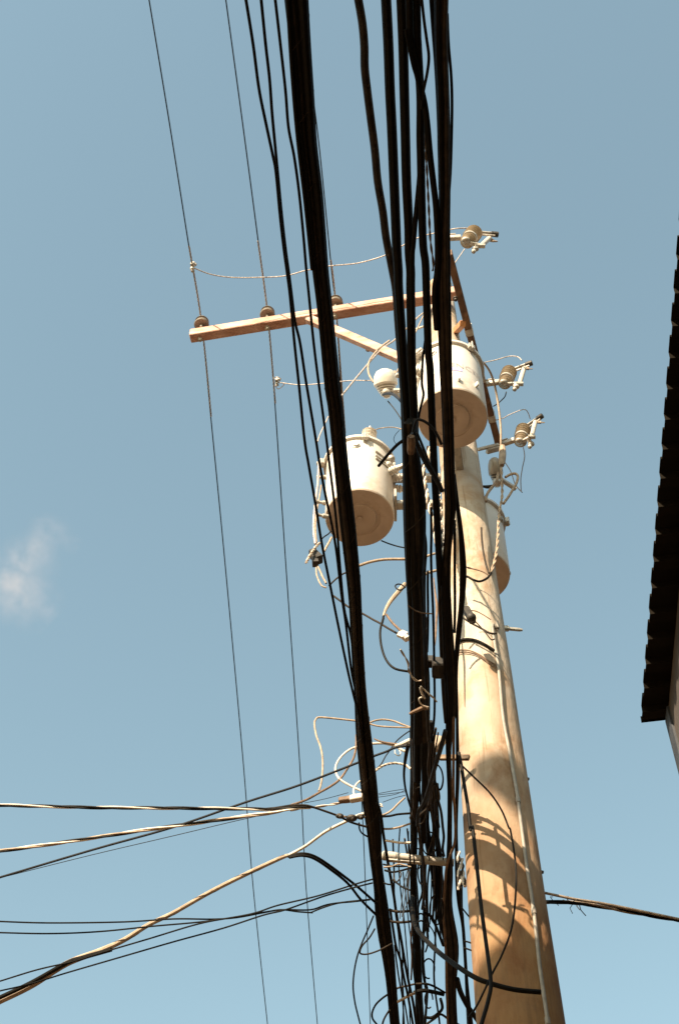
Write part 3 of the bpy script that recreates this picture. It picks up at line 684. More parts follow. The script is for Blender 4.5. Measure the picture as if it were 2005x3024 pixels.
cable('thick black cable crossing over the knotted pair at the top', T('c1', (1205, 0), (1208, 140), (1225, 250), (1250, 360), (1272, 450), (1285, 540), (1298, 680), (1312, 800), (1325, 920), (1332, 1080), (1330, 1195)) + T('c3', (522, 650), (540, 950)), h=HR - .08, w=19, ext0=5)
cable('black cable close along the left side of the right-hand bundle at the top', [(1274, -5), (1280, 80), (1287, 170), (1293, 270), (1298, 400), (1301, 560)], h=HR, w=15, ext0=5)
cable('black cable swinging left across the top right cluster into its neighbour', T('c1', (1250, 180), (1262, 420), (1262, 600), (1252, 780), (1236, 950), (1225, 1080)) + T('c3', (335, 330), (335, 650), (340, 900)), h=HR - .05, w=15)
cable('thin black cable bowing out to the right of the knotted pair at the top', T('c1', (1262, 0), (1272, 90), (1283, 170), (1293, 250), (1286, 320), (1268, 410), (1262, 480)), h=HR - .1, w=9, ext0=5)
cable('thin black cable weaving between the straight pair in the top right cluster', T('c1', (1190, 130), (1203, 200), (1222, 290), (1243, 360), (1258, 440)), h=HR - .1, w=8)
cable('thin black cable peeling off left below the knotted pair over the large transformer', T('c3', (460, 900), (440, 1060), (422, 1200), (415, 1400), (428, 1500), (400, 1620), (385, 1700)), h=HR, w=7.5)
twisted('rust-brown twisted wire lit by the sun inside the top right cluster', T('c1', (1215, 30), (1222, 120)) + T('c1', (1270, 500), (1277, 620), (1285, 760), (1292, 900), (1300, 1060), (1310, 1195)) + T('c3', (510, 380), (512, 520)), h=HR + .12, w=8, mats=[BRN, BRN], n=2, pitch=.12)
# right-most thick bundle
R5 = [(1303, -10, 46), (1303, 134, 42), (1309, 295, 40), (1311, 429, 41), (1313, 569, 37), (1310, 660, 41), (1308, 760, 47), (1308, 850, 49), (1313, 973, 43), (1316, 1096, 39), (1321, 1219, 36), (1324, 1326, 35), (1326, 1403, 35), (1329, 1489, 36), (1324, 1575, 28), (1319, 1640, 26), (1316, 1740, 30), (1320, 1850, 34), (1326, 1960, 38), (1332, 2080, 37), (1327, 2150, 26), (1324, 2220, 18), (1326, 2290, 16), (1328, 2350, 16), (1327, 2480, 16), (1326, 2580, 24), (1322, 2680, 30), (1334, 2800, 44), (1331, 2920, 34), (1337, 3040, 31)]
bundle('black cable bundle at the right of the top cluster, running down over the pole edge', R5, h=HR - .07, n=7, lash=0, m=[BLK, BLK, BLK2], ext0=6, ext1=12, seed=9, seg=5)
cable('black cable bowing right, away from the right-hand bundle near the top', T('c1', (1374, 60), (1380, 200), (1391, 330), (1395, 450), (1393, 600), (1388, 760), (1378, 900)), h=HR + .02, w=9)
cable('black cable bowing out over the sunlit pole beside the right-hand bundle', [(1340, 1400, 10), (1350, 1489, 12), (1360, 1570, 15), (1366, 1650, 19), (1367, 1710, 20), (1362, 1791, 17), (1352, 1887, 16), (1346, 1983, 12), (1349, 2096, 9), (1350, 2191, 10), (1351, 2287, 12), (1348, 2383, 10), (1347, 2462, 9), (1349, 2573, 13), (1355, 2662, 13), (1367, 2740, 10), (1375, 2860, 10), (1380, 2929, 11), (1390, 3040, 18)], h=HR - .05)
cable('thin black cable between two slits of sunlit pole in the right-hand bundle', T('cA', (1000, 1500), (1005, 1800)) + T('cB', (1005, 100), (1005, 500), (1008, 1000), (1000, 1400)), h=HR - .02, w=8.5)
cable('brown cable running down the right flank of the right-hand bundle', T('cC', (990, 620), (985, 1300), (985, 1800)) + T('cD', (1310, 200), (1312, 600), (1210, 900), (1180, 1200), (1160, 1568)) + T('cE', (1105, 250), (1125, 600), (1135, 1000), (1145, 1372)), h=HR - .1, w=8, m=BRN, ext1=10)
# second bundle (left of the pole), thickening below its end clamp
RA = [(1209, 1245, 44), (1213, 1326, 50), (1219, 1403, 59), (1224, 1480, 68), (1226, 1570, 68), (1226, 1650, 62), (1226, 1720, 56), (1231, 1791, 56), (1234, 1887, 56), (1238, 2000, 55), (1240, 2100, 58), (1242, 2180, 64)]
bundle('fat black second bundle in front of the transformers, blunt at its upper end', RA, h=[HR - .12, HR - .1], n=8, lash=.35, lashm=BLK2, m=[BLK, BLK2, BLK], seed=21)
# its continuation: separate black cables fanning out below
FAN = [
 ('straight black cable continuing down from the second bundle, left of the fan', [(1222, 2150, 26), (1223, 2287, 25), (1221, 2350, 24), (1222, 2462, 22), (1221, 2573, 20), (1222, 2690, 23), (1232, 2801, 24), (1236, 2929, 23), (1241, 3040, 28)], BLK, .09),
 ('black cable fanning out of the second bundle second from the left', [(1255, 2130, 24), (1257, 2230, 22), (1254, 2350, 21), (1258, 2450, 22), (1276, 2540, 26), (1288, 2600, 28), (1294, 2685, 24), (1308, 2740, 20), (1322, 2800, 20), (1328, 2900, 18)], BLK, .11),
 ('thin black cable fanning out at the right of the second bundle', [(1272, 2130, 12), (1279, 2220, 12), (1280, 2300, 12), (1281, 2350, 14), (1288, 2462, 14), (1298, 2560, 16), (1302, 2640, 14), (1312, 2720, 13)], BLK, .13),
 ('wavy black cable along the right side of the fan', T('cC', (740, 1650, 7), (745, 1900, 7)) + T('cD', (1090, 60, 8), (1130, 220, 8), (1150, 400, 8), (1165, 550, 8), (1150, 700, 8), (1170, 800, 7)), BLU, .02),
 ('thin black cable wandering through the middle of the fan', T('cC', (640, 1000, 8), (600, 1400, 9), (640, 1700, 9), (600, 2000, 10)) + T('cD', (830, 300, 9), (850, 560, 8), (900, 900, 8), (915, 1200, 9), (880, 1500, 8)), BLK2, -.1),
 ('slate cable crossing the fan from upper right to lower left', T('cC', (860, 820, 13), (800, 1060, 14), (730, 1290, 14), (660, 1520, 13), (600, 1720, 12), (520, 1950, 12)) + T('cD', (830, 200, 10), (810, 400, 9)), BLU, -.15),
 ('black cable bulging left of the fan and rejoining it', T('cC', (290, 1040, 12), (255, 1200, 11), (228, 1400, 8), (225, 1560, 7), (250, 1740, 6), (300, 1920, 6)) + T('cD', (690, 40, 6), (725, 150, 6)), BLK, -.1),
 ('black cable forming a round loop right of the fan', T('cC', (700, 1330, 5), (760, 1370, 5), (805, 1450, 5), (825, 1570, 5), (810, 1680, 6), (775, 1735, 6), (735, 1690, 6), (705, 1610, 6)), BLK, -.08),
 ('thin black cable between the fan and the right-hand bundle', T('cC', (735, 1640, 7), (760, 1900, 7)) + T('cD', (960, 60, 6), (1020, 300, 6), (1090, 560, 8), (1130, 900, 9), (1120, 1300, 9), (1080, 1568, 9)), BLK2, .08),
 ('thin black cable sloping through the lower part of the fan', T('cD', (830, 560, 5), (870, 800, 5), (900, 1100, 8), (880, 1300, 8), (830, 1460, 6)) + T('cE', (800, 200, 6), (850, 420, 7), (860, 650, 7), (880, 900, 8), (900, 1000, 6)), BLK, -.02),
]
for (lab, pts, m_, dh) in FAN:
    cable(lab, pts, h=HR + dh, m=m_, ext1=9 if pts[-1][1] > 2990 else 0)
rn = random.Random(11)
for i in range(20):      # the many look-alike thin strands of the fan
    xa = rn.uniform(1222, 1290); dr = rn.uniform(-.02, .09); ye = rn.choice([2420, 2520, 2650, 2800, 3040]); ya = rn.uniform(2120, 2230)
    pts = [(xa + dr * (y - 2150) + rn.uniform(-13, 13), y) for y in range(int(ya), int(ye) + 1, rn.choice([95, 120, 140]))]
    cable('thin black cable lost in the tangled fan of cables left of the pole', pts, h=HR + rn.uniform(.0, .2), w=rn.uniform(3.5, 8), m=rn.choice([BLK, BLK2, BLK2, BLU]), group='thin strands tangled in the fan', ext1=8 if ye > 3000 else 0)
for i in range(9):      # more of them in the gap left of the fan, lower down
    xa = rn.uniform(1150, 1212); ya = rn.uniform(2440, 2620); ye = rn.choice([2760, 2900, 3040]); dr = rn.uniform(.02, .13)
    pts = [(xa + dr * (y - ya) + rn.uniform(-7, 7), y) for y in range(int(ya), int(ye) + 1, 85)]
    cable('thin black cable hanging steeply in the gap between the thickest bundle and the fan', pts, h=HR + rn.uniform(-.2, .16), w=rn.uniform(2.5, 5.5), m=rn.choice([BLK, BLK2, BLU]), group='thin strands in the lower gap', ext1=8 if ye > 3000 else 0)
for i in range(12):
    cx_ = rn.uniform(1225, 1300); cy_ = rn.uniform(2230, 2960); rx_ = rn.uniform(10, 24); ry_ = rn.uniform(22, 55); a0 = rn.uniform(0, 6.28); n_ = 11
    pts = [(cx_ + rx_ * math.cos(a0 + 5.2 * k / n_) + .05 * (cy_ - 2400) * 0, cy_ + ry_ * math.sin(a0 + 5.2 * k / n_)) for k in range(n_ + 1)]
    cable('small slack loop of thin black wire in the tangled fan left of the pole', pts, h=HR + rn.uniform(-.15, .1), w=rn.uniform(3.5, 5.5), m=rn.choice([BLK, BLK2]), group='slack loops in the fan')
cable('thin dark cable left of the straight gap beside the second bundle', T('cB', (590, 450), (588, 700), (592, 1000), (590, 1400), (580, 1700)), h=HR, w=7.5, m=BLK2)
cable('thin black cable down the gap between the second bundle and the right-hand one', T('cA', (640, 1300), (645, 1700)) + T('cB', (640, 200), (650, 600), (668, 1000), (680, 1400), (690, 2000)) + T('cC', (695, 300), (690, 600), (665, 850), (640, 950)), h=HR, w=7.5, m=BLK)
cable('black cable in the gap just left of the right-hand bundle', T('cA', (700, 800), (735, 1250), (750, 1700)) + T('cB', (745, 300), (770, 700), (785, 1200), (800, 1700)) + T('cC', (835, 300), (870, 700)), h=HR + .03, w=12, m=BLK2)
# sunlit twisted service leads that run down between the bundles, nearer the pole
twisted('pale twisted lead, sunlit, climbing between the second bundle and its neighbour', T('cA', (520, 640), (545, 900), (590, 1150), (625, 1350), (670, 1450), (695, 1650), (740, 1950)) , d=5.55, w=13, mats=[CRM, BLK2, TAN], n=3, pitch=.16)
twisted('pale twisted lead, sunlit, just left of the right-hand bundle', T('cA', (600, 370), (640, 560), (720, 780), (770, 950), (755, 1150), (775, 1400), (795, 1650), (800, 2000)) + T('cB', (805, 450), (800, 800)), d=5.65, w=15, mats=[CRM, BLK2, TAN], n=3, pitch=.16)
cable('orange-brown strap hanging in the gap between the two bundles', T('cB', (680, 560, 3), (705, 800, 6), (730, 1000, 8), (720, 1250, 7), (712, 1450, 5), (700, 1600, 3)), d=5.6, m=BRN, name='strap', cat='strap')
cable('pale short rod across the gap between the bundles, upper one', T('cB', (545, 235), (620, 205), (700, 180)), d=5.4, w=7, m=TAN, name='rod', cat='rod')
cable('pale short rod across the gap between the bundles, lower one', T('cB', (530, 510), (620, 470), (730, 440)), d=5.4, w=8, m=TAN, name='rod', cat='rod')
cable('brown lead under the lashing, slanting across the lower part of the second bundle', T('cB', (280, 980), (400, 1060), (520, 1100), (660, 1110)), h=HR - .33, w=4, m=BRN)

# black cable ends, splice and drips round the blunt end of the second bundle
cable('slate-black cable from the white bell insulator curving into the second bundle', T('c3', (88, 1500), (130, 1488), (180, 1500), (240, 1555), (285, 1635), (315, 1711)) + T('cA', (340, 150),), h=[8.9, 6.3], w=9, m=BLU)
cable('blunt-ended black cable stub pointing down left from the second bundle', T('cI', (1030, 690), (1080, 630), (1180, 510), (1290, 395), (1380, 330)), h=[6.2, 6.15], w=10, m=BLK)
cable('dark slate cable arching right from the second bundle under the large transformer', T('c4', (790, 190), (815, 100), (860, 98), (920, 140), (962, 200), (990, 262)), h=6.05, w=9, m=BLU)
cable('thick slate cable slanting down right from the second bundle to the right-hand one', T('cA', (340, 160, 12), (400, 260, 14), (470, 420, 16), (560, 600, 17), (660, 760, 17), (740, 900, 16), (810, 1050, 14)), h=6.0, m=BLU)
cable('thin slate cable slanting beside the thick one between the bundles', T('cA', (420, 140), (500, 330), (560, 480), (620, 640), (680, 720)), h=6.08, w=8, m=BLU)
cable('tape-wrapped splice at the blunt upper end of the second bundle', T('cA', (330, 200, 22), (335, 300, 26), (330, 420, 24), (325, 470, 18)), h=5.98, m=BRN, name='splice', cat='splice')
cable('fine hair-thin wire curl left of the second bundle', T('cA', (150, 110), (95, 170), (65, 240), (85, 300), (130, 335)), h=6.2, w=1.8, m=BLU)
twisted('pale torn tape wound down the front of the second bundle', T('c5', (680, 285), (705, 325), (735, 380), (738, 430), (765, 480), (800, 510), (830, 505)), h=6.0, w=7, mats=[CRM, TAN], n=2, pitch=.12, name='tape', cat='tape')
twisted('pale loose tape end pointing down right from the second bundle', T('cC', (480, 140), (540, 200), (620, 270), (690, 330), (730, 380)), h=5.98, w=6, mats=[CRM, TAN], n=2, pitch=.12, name='tape', cat='tape')
cable('pale short tape strip hanging on the front of the second bundle', T('cC', (470, 160), (500, 250), (545, 325)), h=5.98, w=7, m=CRM, name='tape', cat='tape')
cable('pale curled tape end low on the second bundle', T('cC', (500, 310), (458, 330), (470, 390), (520, 440), (600, 465)), h=5.97, w=5, m=CRM, name='tape', cat='tape')
cable('brown rope tie across the second bundle', T('cC', (310, 565, 8), (380, 530, 10), (450, 500, 12), (520, 470, 12), (560, 480, 12), (610, 480, 8)), h=5.95, m=BRN, name='rope_tie', cat='rope')
# dark clamp joining the bundle to the pole
cA_ = PH(*T('c5', (905, 415))[0], HR); cB_ = PH(*T('c5', (990, 415))[0], HR)
b = MB(); b.bar(cA_, cB_, .10, .07, bev=.008); b.bar(cA_ + V((-.03, 0, .05)), cA_ + V((.02, 0, .05)), .05, .05, bev=.004)
tag(b.build('suspension_clamp', DRK), 'dark metal clamp block across the gap between the two bundles', 'clamp')

# ------------------------------------------------------------------ leads on the right of the pole
G1 = T('c9', (400, 95), (430, 130), (500, 250), (600, 355), (660, 450), (700, 560), (730, 680), (765, 880), (795, 1150), (800, 1440))
cable('long tan lead from the top of the large transformer down past two fuses', G1, d=[5.2, 5.9], w=6.5, m=TAN)
cable('thick grey-tan sleeve on the leads right of the pole', T('c9', (820, 1430, 17), (822, 1520, 21), (815, 1620, 20), (812, 1680, 14)), d=5.88, m=TAN, name='cable_sleeve', cat='cable sleeve')
twisted('twisted tan lead falling from the pale sleeve to a loop on the pole', T('cJ', (490, 0), (495, 120), (505, 300), (500, 450), (470, 620), (450, 800), (440, 1000), (425, 1200), (390, 1380), (340, 1540)), d=5.86, w=9, mats=[TAN, TAN], n=2, pitch=.16)
cable('tan lead looping out right of the pole sleeve and back', T('cJ', (550, 145), (620, 105), (690, 92), (730, 130), (715, 220), (660, 320), (600, 420), (520, 530)), d=5.87, w=8, m=TAN)
cable('tan lead bending left off the sleeve towards the rear transformer', T('cJ', (445, 85), (430, 170), (380, 260), (310, 350), (270, 430), (265, 500)), d=5.95, w=9, m=TAN)
cable('black lead looping across the pole and out at its right edge, lower half', T('cJ', (345, 1535), (290, 1610), (180, 1660), (80, 1635), (0, 1590)) + T('cB', (1190, 540), (1100, 500)), d=5.7, w=7, m=BLK)
cable('thin black lead arching over the pole and meeting the loop at its right edge', T('cB', (1180, 390), (1250, 405)) + T('cJ', (0, 1465), (110, 1485), (220, 1520), (320, 1575)), d=5.72, w=4, m=BRN)
cable('black lead following the pole edge above the loop', T('cJ', (200, 880), (205, 1000), (225, 1200), (265, 1400), (310, 1540)), d=5.8, w=6, m=BLK2)
cable('short dark bracket between pole and rear transformer', T('cJ', (215, 275, 6), (290, 285, 11), (360, 270, 8)), d=6.1, m=DRK, name='bracket_arm', cat='bracket')
cable('thin brown lead arching onto the pole from the dark connector', T('cB', (1220, 1060), (1330, 1070), (1450, 1130), (1560, 1200)) , d=5.72, w=3.4, m=BRN)
for i, (lab, pts, ww) in enumerate([('black lead draped across the pole below the dark connector, upper', T('cB', (1130, 1170), (1250, 1250), (1400, 1330), (1550, 1410)) + T('c5', (1365, 170),), 6),
                                    ('thin black lead draped across the pole below the dark connector, lower', T('cB', (1280, 1190), (1400, 1310), (1500, 1430), (1568, 1510)) + T('c5', (1350, 210),), 4)]):
    cable(lab, pts, d=5.70 - i * .01, w=ww, m=BLK2)
cc = PD(*T('cB', (1235, 1165))[0], 5.6)
b = MB(); b.bar(PD(*T('cB', (1170, 1030))[0], 5.6), PD(*T('cB', (1290, 1230))[0], 5.6), .045, .04, bev=.006); b.ball(PD(*T('cB', (1260, 1170))[0], 5.58), .03)
tag(b.build('lead_connector', DRK), 'grey connector in front of the pole beside the right-hand bundle', 'connector')
def on_pole_shadow_line(label, pts, w=5, m=None, off=.012):  # dark tubes standing for cable shadows across the pole front
    P = [onpole(x, y, off) for x, y in pts]; P = [V(q[:3]) for q in spline([tuple(p_) for p_ in P], 5)]
    r = w / 2 * depth(P[0]) / F
    return tag(MB().tube(P, r, 8).build('cable', m or BLK), label, 'cable')
on_pole_shadow_line('thick dark line drawn as a cable shadow over the pole front below the connector', T('c5', (1095, 225), (1150, 212), (1220, 222), (1290, 255), (1350, 295)), 9)
on_pole_shadow_line('dark line drawn as a cable shadow over the pole front, upper of the close pair', T('c5', (1085, 290), (1160, 290), (1230, 315), (1300, 360), (1375, 405)), 4.5, BRN)
on_pole_shadow_line('dark line drawn as a cable shadow over the pole front, lower of the close pair', T('c5', (1085, 310), (1170, 305), (1240, 330), (1300, 372), (1365, 415)), 3.5, BRN)

cable('black cable slanting down the pole front from the right-hand bundle', T('c5', (1095, 1020), (1115, 1120), (1135, 1250), (1160, 1400), (1180, 1568)) + T('c6', (930, 200), (958, 450), (985, 700), (1012, 900), (1042, 1140), (1030, 1250), (985, 1409)), d=5.5, w=11, m=BLK, ext1=1)
cable('thin black cable bowing right across the pole front and back to the bottom', T('c5', (1105, 1100), (1200, 1190), (1320, 1310), (1400, 1430), (1450, 1550)) + T('c6', (1165, 220), (1195, 420), (1196, 600), (1172, 810), (1112, 980), (1050, 1100), (965, 1280), (905, 1370)), d=5.6, w=6, m=BLK)
cable('thick black cable swinging in a long arc to the conduit low on the pole', T('cE', (735, -100), (738, 60), (760, 210), (830, 330), (950, 460), (1080, 575), (1250, 700), (1400, 800), (1568, 880)) + T('c6', (1180, 1195), (1350, 1212)), d=[6.4, 6.3, 6.2, 6.05, 5.85, 5.72, 5.68, 5.68, 5.7], w=15, m=BLK)

# ------------------------------------------------------------------ standoff arm beneath the bundles
sa = PH(*T('cD', (345, 790))[0], 6.32); sb = PH(*T('cD', (1300, 888))[0], 6.27)
so_ = thing('standoff_arm', sb, 'white fibreglass standoff arm pointing left from the pole under the cable bundles', 'standoff arm')
L = (sa - sb).length; r_ = 25 / 2 * depth(sa) / F
b = MB(); b.lathe([(r_ * .85, 0), (r_, .01), (r_, L * .80)], sb, sa - sb, 20); b.build('fibreglass_rod', PVC, so_)
b = MB(); b.lathe([(r_ * 1.0, L * .80 - .001), (r_ * 1.13, L * .805), (r_ * 1.13, L * .98), (r_ * .8, L)], sb, sa - sb, 20); b.build('end_cap', PVC, so_)
b = MB()
for k in (.12, .3): b.bar(sa + V((k * .3, 0, -.03)), sa + V((k * .3 + .2, 0, -.05)), .02, .02)
b.build('hook', GAL, so_)
# wire wraps on the pole side of the arm: pale spiral grips running down
twisted('pale spiral wire grip between the right-hand bundle and the pole', T('cD', (1360, 740), (1362, 850), (1368, 980), (1366, 1100), (1372, 1240)), d=5.75, w=14, mats=[CRM, BLK2], n=2, pitch=.1, name='wire_grip', cat='wire grip')
twisted('second pale spiral wire grip at the left edge of the pole', T('cD', (1400, 830), (1412, 950), (1420, 1050), (1445, 1180)), d=5.78, w=13, mats=[CRM, BLK2], n=2, pitch=.1, name='wire_grip', cat='wire grip')
cable('cream putty-like strap on the left edge of the pole', T('cD', (1400, 1040, 10), (1430, 1120, 16), (1445, 1200, 10)), d=5.8, m=CRM, name='strap', cat='strap')
cable('thin black lead from the pole edge to the right-hand bundle, upper', T('cE', (1300, 20), (1345, 75), (1390, 130)), d=6.0, w=5)
cable('thin black lead from the pole edge to the right-hand bundle, middle', T('cE', (1330, 415), (1370, 420), (1415, 435)), d=6.0, w=5)
cable('thin black lead from the pole edge to the right-hand bundle, lower', T('cE', (1330, 490), (1375, 505), (1430, 525)), d=6.0, w=5)
b = MB(); pa = PD(*T('cC', (780, 1240))[0], 5.85); pb = PD(*T('cC', (1230, 1240))[0], 5.8); b.bar(pa, pb, .02, .035, bev=.003)
tag(b.build('steel_strap', RST), 'short pale steel strap from the pole to the cables above the dark shadow ring', 'strap')
b = MB(); b.bar(PD(*T('cC', (560, 1000))[0], 5.9), PD(*T('cC', (800, 1040))[0], 5.85), .05, .09, bev=.006)
tag(b.build('yellowed_bracket', TAN), 'yellowed bracket glimpsed behind the fan of cables', 'bracket')

# ------------------------------------------------------------------ service drops to the left
HS = 6.2
tri = dict(n=3, mats=[BLK2, TAN, BLK2], pitch=.42)
twisted('twisted service cable, upper of the two pale twisted ones running level to the left edge', T('c7', (-60, 444), (0, 447), (200, 452), (400, 457), (600, 458), (800, 460), (1000, 462), (1100, 462), (1190, 447)), h=HS, w=12, ext0=8, mats=[BLK, CRM, BLK], n=3, pitch=.55)
twisted('twisted service cable, lower of the two pale twisted ones, rising from the left edge', T('c7', (-60, 640), (0, 632), (200, 605), (400, 575), (600, 545), (800, 518), (1000, 490), (1100, 476), (1190, 457), (1250, 455)), h=HS - .04, w=12.5, ext0=8, mats=[BLK, CRM, TAN], n=3, pitch=.6)
cable('straight dark cable rising from the left edge through both twisted ones to the bundles', T('c7', (-60, 755), (0, 738), (380, 625), (700, 535), (990, 435), (1200, 368), (1430, 280)) + T('cF', (960, 715), (1100, 665), (1200, 620), (1330, 600)), h=HS + .05, w=7, ext0=8, m=BLU)
cable('hair-thin dark wire below the straight dark cable, fading to the left', T('c7', (-60, 755), (100, 715), (380, 645), (700, 570), (960, 508), (1100, 478)), h=HS + .12, w=2.2, ext0=5, m=BLU)
th = [(0, 1235, 20), (130, 1172, 19), (270, 1085, 18), (400, 1035, 17), (500, 990, 15), (600, 928, 14), (700, 880, 13), (850, 795, 13), (1000, 720, 13), (1130, 660, 12), (1165, 648, 9)]
cable('thick pale wrapped cable rising diagonally from the bottom left corner', T('c7', (-70, 1268, 20), *th), h=HS + .02, ext0=8, m=TAN)
Pq, Rq = path(T('c7', *th[2:]), h=HS + .02, w=10); hb = MB(); helix_strands(hb, Pq, [r * 1.1 for r in Rq], 1, .3, .3, sides=5)
tag(hb.build('wrap_wire', BLK2), 'dark wire spiralling round the thick pale diagonal cable', 'wire')
cable('dark strand drawn as shade on the lower end of the thick pale diagonal cable', T('c7', (-70, 1255), (0, 1222), (130, 1160), (270, 1082), (330, 1062), (450, 1028)), h=HS, w=13, ext0=8, m=BLK)  # dark strand stands for shade on the cable's left end
cable('slim pale end of the diagonal cable reaching the bundle', T('c7', (1160, 650), (1230, 612)) + T('cF', (400, 1590), (640, 1470), (760, 1410), (850, 1380)), h=HS + .02, w=9, m=CRM)
cable('black lead arching from the pale diagonal cable down to the bundle, upper', T('c7', (1160, 655), (1210, 642), (1260, 650), (1320, 685)) + T('c6', (200, 545), (310, 640), (345, 670)), h=HS - .05, w=8, m=BLK)
cable('black lead arching from the pale diagonal cable down to the bundle, lower', T('c7', (1165, 658), (1215, 650), (1265, 662), (1330, 705)) + T('c6', (160, 540), (240, 640), (330, 730), (355, 755)), h=HS - .1, w=8, m=BLK)
LOW = [('thin black wire from the left edge, highest of the four low level ones', (-60, 912), (0, 915), (200, 921), (500, 917), (700, 905), (850, 906)),
       ('thin black wire from the left edge, second of the four low level ones', (-60, 957), (0, 960), (200, 964), (400, 956), (620, 934), (800, 918), (930, 900)),
       ('thin black wire from the left edge rising to the bundle, third of the four', (-60, 1172), (0, 1156), (150, 1110), (300, 1075), (420, 1038), (600, 985), (800, 925), (950, 897)),
       ('thin black wire rising from the bottom left edge, lowest of the four', (-60, 1208), (0, 1195), (130, 1165), (270, 1122), (500, 1055), (700, 997), (900, 942), (1060, 890))]
for i, (lab, *pts) in enumerate(LOW):
    tail = [[(950, 900), (1060, 880), (1130, 868), (1200, 876), (1260, 880)], [(1030, 880), (1120, 850), (1280, 812), (1430, 765), (1500, 745)], [(1050, 880), (1140, 868), (1250, 868), (1330, 845), (1490, 826)], [(1150, 868), (1300, 815), (1420, 780), (1500, 760)]][i]
    cable(lab, T('c7', *pts, *tail), h=HS - .04 - .03 * i, w=4.8, ext0=8, m=BLK)
cable('short thin black wire between the low level wires and the bundle', T('c7', (1250, 880), (1300, 860), (1360, 842), (1420, 836), (1490, 828)), h=HS - .2, w=4.5, m=BLK)
# dead-end hardware and leads between the service drops and the bundles
D2 = 5.95
cable('tan lead rising from the twisted cables, turning square and running level behind the thickest bundle', T('cF', (320, 1120), (340, 1060), (360, 940), (364, 760), (342, 620), (292, 480), (270, 350), (285, 292), (330, 268), (520, 283), (745, 308)), d=D2, w=5.8, m=TAN)
cable('tan lead arching from the thickest bundle to the second one, upper of the pair', T('cF', (895, 345), (920, 325), (980, 303), (1070, 294), (1180, 310), (1280, 348), (1375, 382)), d=D2, w=5.4, m=TAN)
cable('tan lead arching from the thickest bundle to the second one, lower of the pair', T('cF', (895, 340), (1000, 368), (1150, 380), (1375, 388)), d=D2, w=5, m=TAN)
cable('cream cable in a round loop emerging left of the thickest bundle', T('cF', (770, 608), (700, 630), (630, 675), (565, 740), (522, 815), (513, 890), (545, 965), (600, 1012), (700, 1068), (815, 1122)), d=D2, w=6.5, m=CRM)
cable('short cream loop under the round one, half behind the thickest bundle', T('cF', (800, 1005), (760, 1035), (728, 1090), (722, 1140), (735, 1170)), d=D2, w=6, m=CRM)
cable('brown cable sweeping from the twisted service cables up to the thickest bundle', T('cF', (0, 1283), (100, 1252), (200, 1210), (320, 1142), (450, 1070), (560, 988), (650, 862), (720, 742), (748, 620), (755, 470)), d=D2, w=7, m=BRN)
cable('thin black wire slanting up right behind the gap to the second bundle', T('cF', (980, 870), (1040, 810), (1090, 720), (1130, 665), (1210, 552), (1290, 480), (1370, 425)), d=6.2, w=4, m=BLU)
cable('cream cable from behind the thickest bundle to the clamp at the second one', T('cF', (930, 572), (1060, 568), (1130, 580), (1200, 598), (1270, 640), (1340, 672)), d=D2, w=7.5, m=CRM)
cable('brown pointed cable end pushing out left from the second bundle', T('cF', (958, 515, 3), (1000, 535, 5), (1060, 556, 6), (1150, 572, 7), (1260, 588, 9), (1340, 582, 12), (1430, 545, 10)), d=5.75, m=BRN)
cable('thick cream cable end lying over the brown one at the second bundle', T('cF', (1200, 600, 8), (1270, 580, 11), (1340, 548, 13), (1400, 530, 13), (1440, 545, 8)), d=5.7, m=CRM)
cable('cream curl dangling under the clamp left of the second bundle', T('cF', (1200, 650), (1205, 690), (1245, 712), (1265, 680), (1250, 650)), d=5.8, w=3.4, m=CRM)
twisted('cream rope arching from the thickest bundle into the second one', T('cF', (975, 885), (1050, 835), (1130, 806), (1230, 800), (1320, 822), (1380, 865)), d=5.75, w=8, mats=[CRM, CRM, TAN], n=3, pitch=.07, name='rope', cat='rope')
FINE = [((1010, 1150), (1180, 1118), (1330, 1095)), ((1010, 1192), (1200, 1160), (1330, 1105)), ((1060, 1250), (1200, 1200), (1320, 1170)), ((1010, 1165), (1150, 1150), (1320, 1130)), ((150, 1260), (400, 1210), (660, 1140))]
FL = ['hair-thin wire in the gap between the bundles, topmost of the fine ones', 'hair-thin wire in the gap sloping up to the second bundle', 'hair-thin wire lowest in the gap between the bundles', 'hair-thin wire nearly level in the gap between the bundles', 'hair-thin wire above the pale dead-end grip left of the thickest bundle']
for lab, pts in zip(FL, FINE): cable(lab, T('cF', *pts), d=6.1, w=1.8, m=BLU)
twisted('cream dead-end grip running level into the left side of the thickest bundle', T('cF', (-10, 1345), (150, 1318), (330, 1300), (560, 1262), (820, 1222)), h=HS - .02, w=8, mats=[CRM, TAN], n=2, pitch=.15, name='wire_grip', cat='wire grip')
b = MB(); b.bar(PH(*T('cF', (550, 1232))[0], HS - .05), PH(*T('cF', (815, 1190))[0], HS - .05), .03, .03, bev=.004)
wc = b.build('wedge_clamp', BRN); wc['_o'] = tuple(wc.location); tag(wc, 'brown and cream wedge clamp at the end of the grip beside the thickest bundle', 'wedge clamp')
b = MB(); b.bar(PH(*T('cF', (680, 1218))[0], HS - .055), PH(*T('cF', (830, 1190))[0], HS - .055), .035, .035, bev=.004); b.build('clamp_sleeve', CRM, wc)
cable('brown lead sagging from the twisted cables to the thickest bundle', T('cF', (-20, 1290), (150, 1285), (260, 1310), (380, 1350), (550, 1412), (690, 1482), (870, 1535)), h=HS - .08, w=6.5, m=BLK2)
cable('second brown lead joining the sagging one through two knots', T('cF', (560, 1410), (640, 1420), (720, 1432), (800, 1425), (860, 1420)), h=HS - .1, w=6, m=TAN)
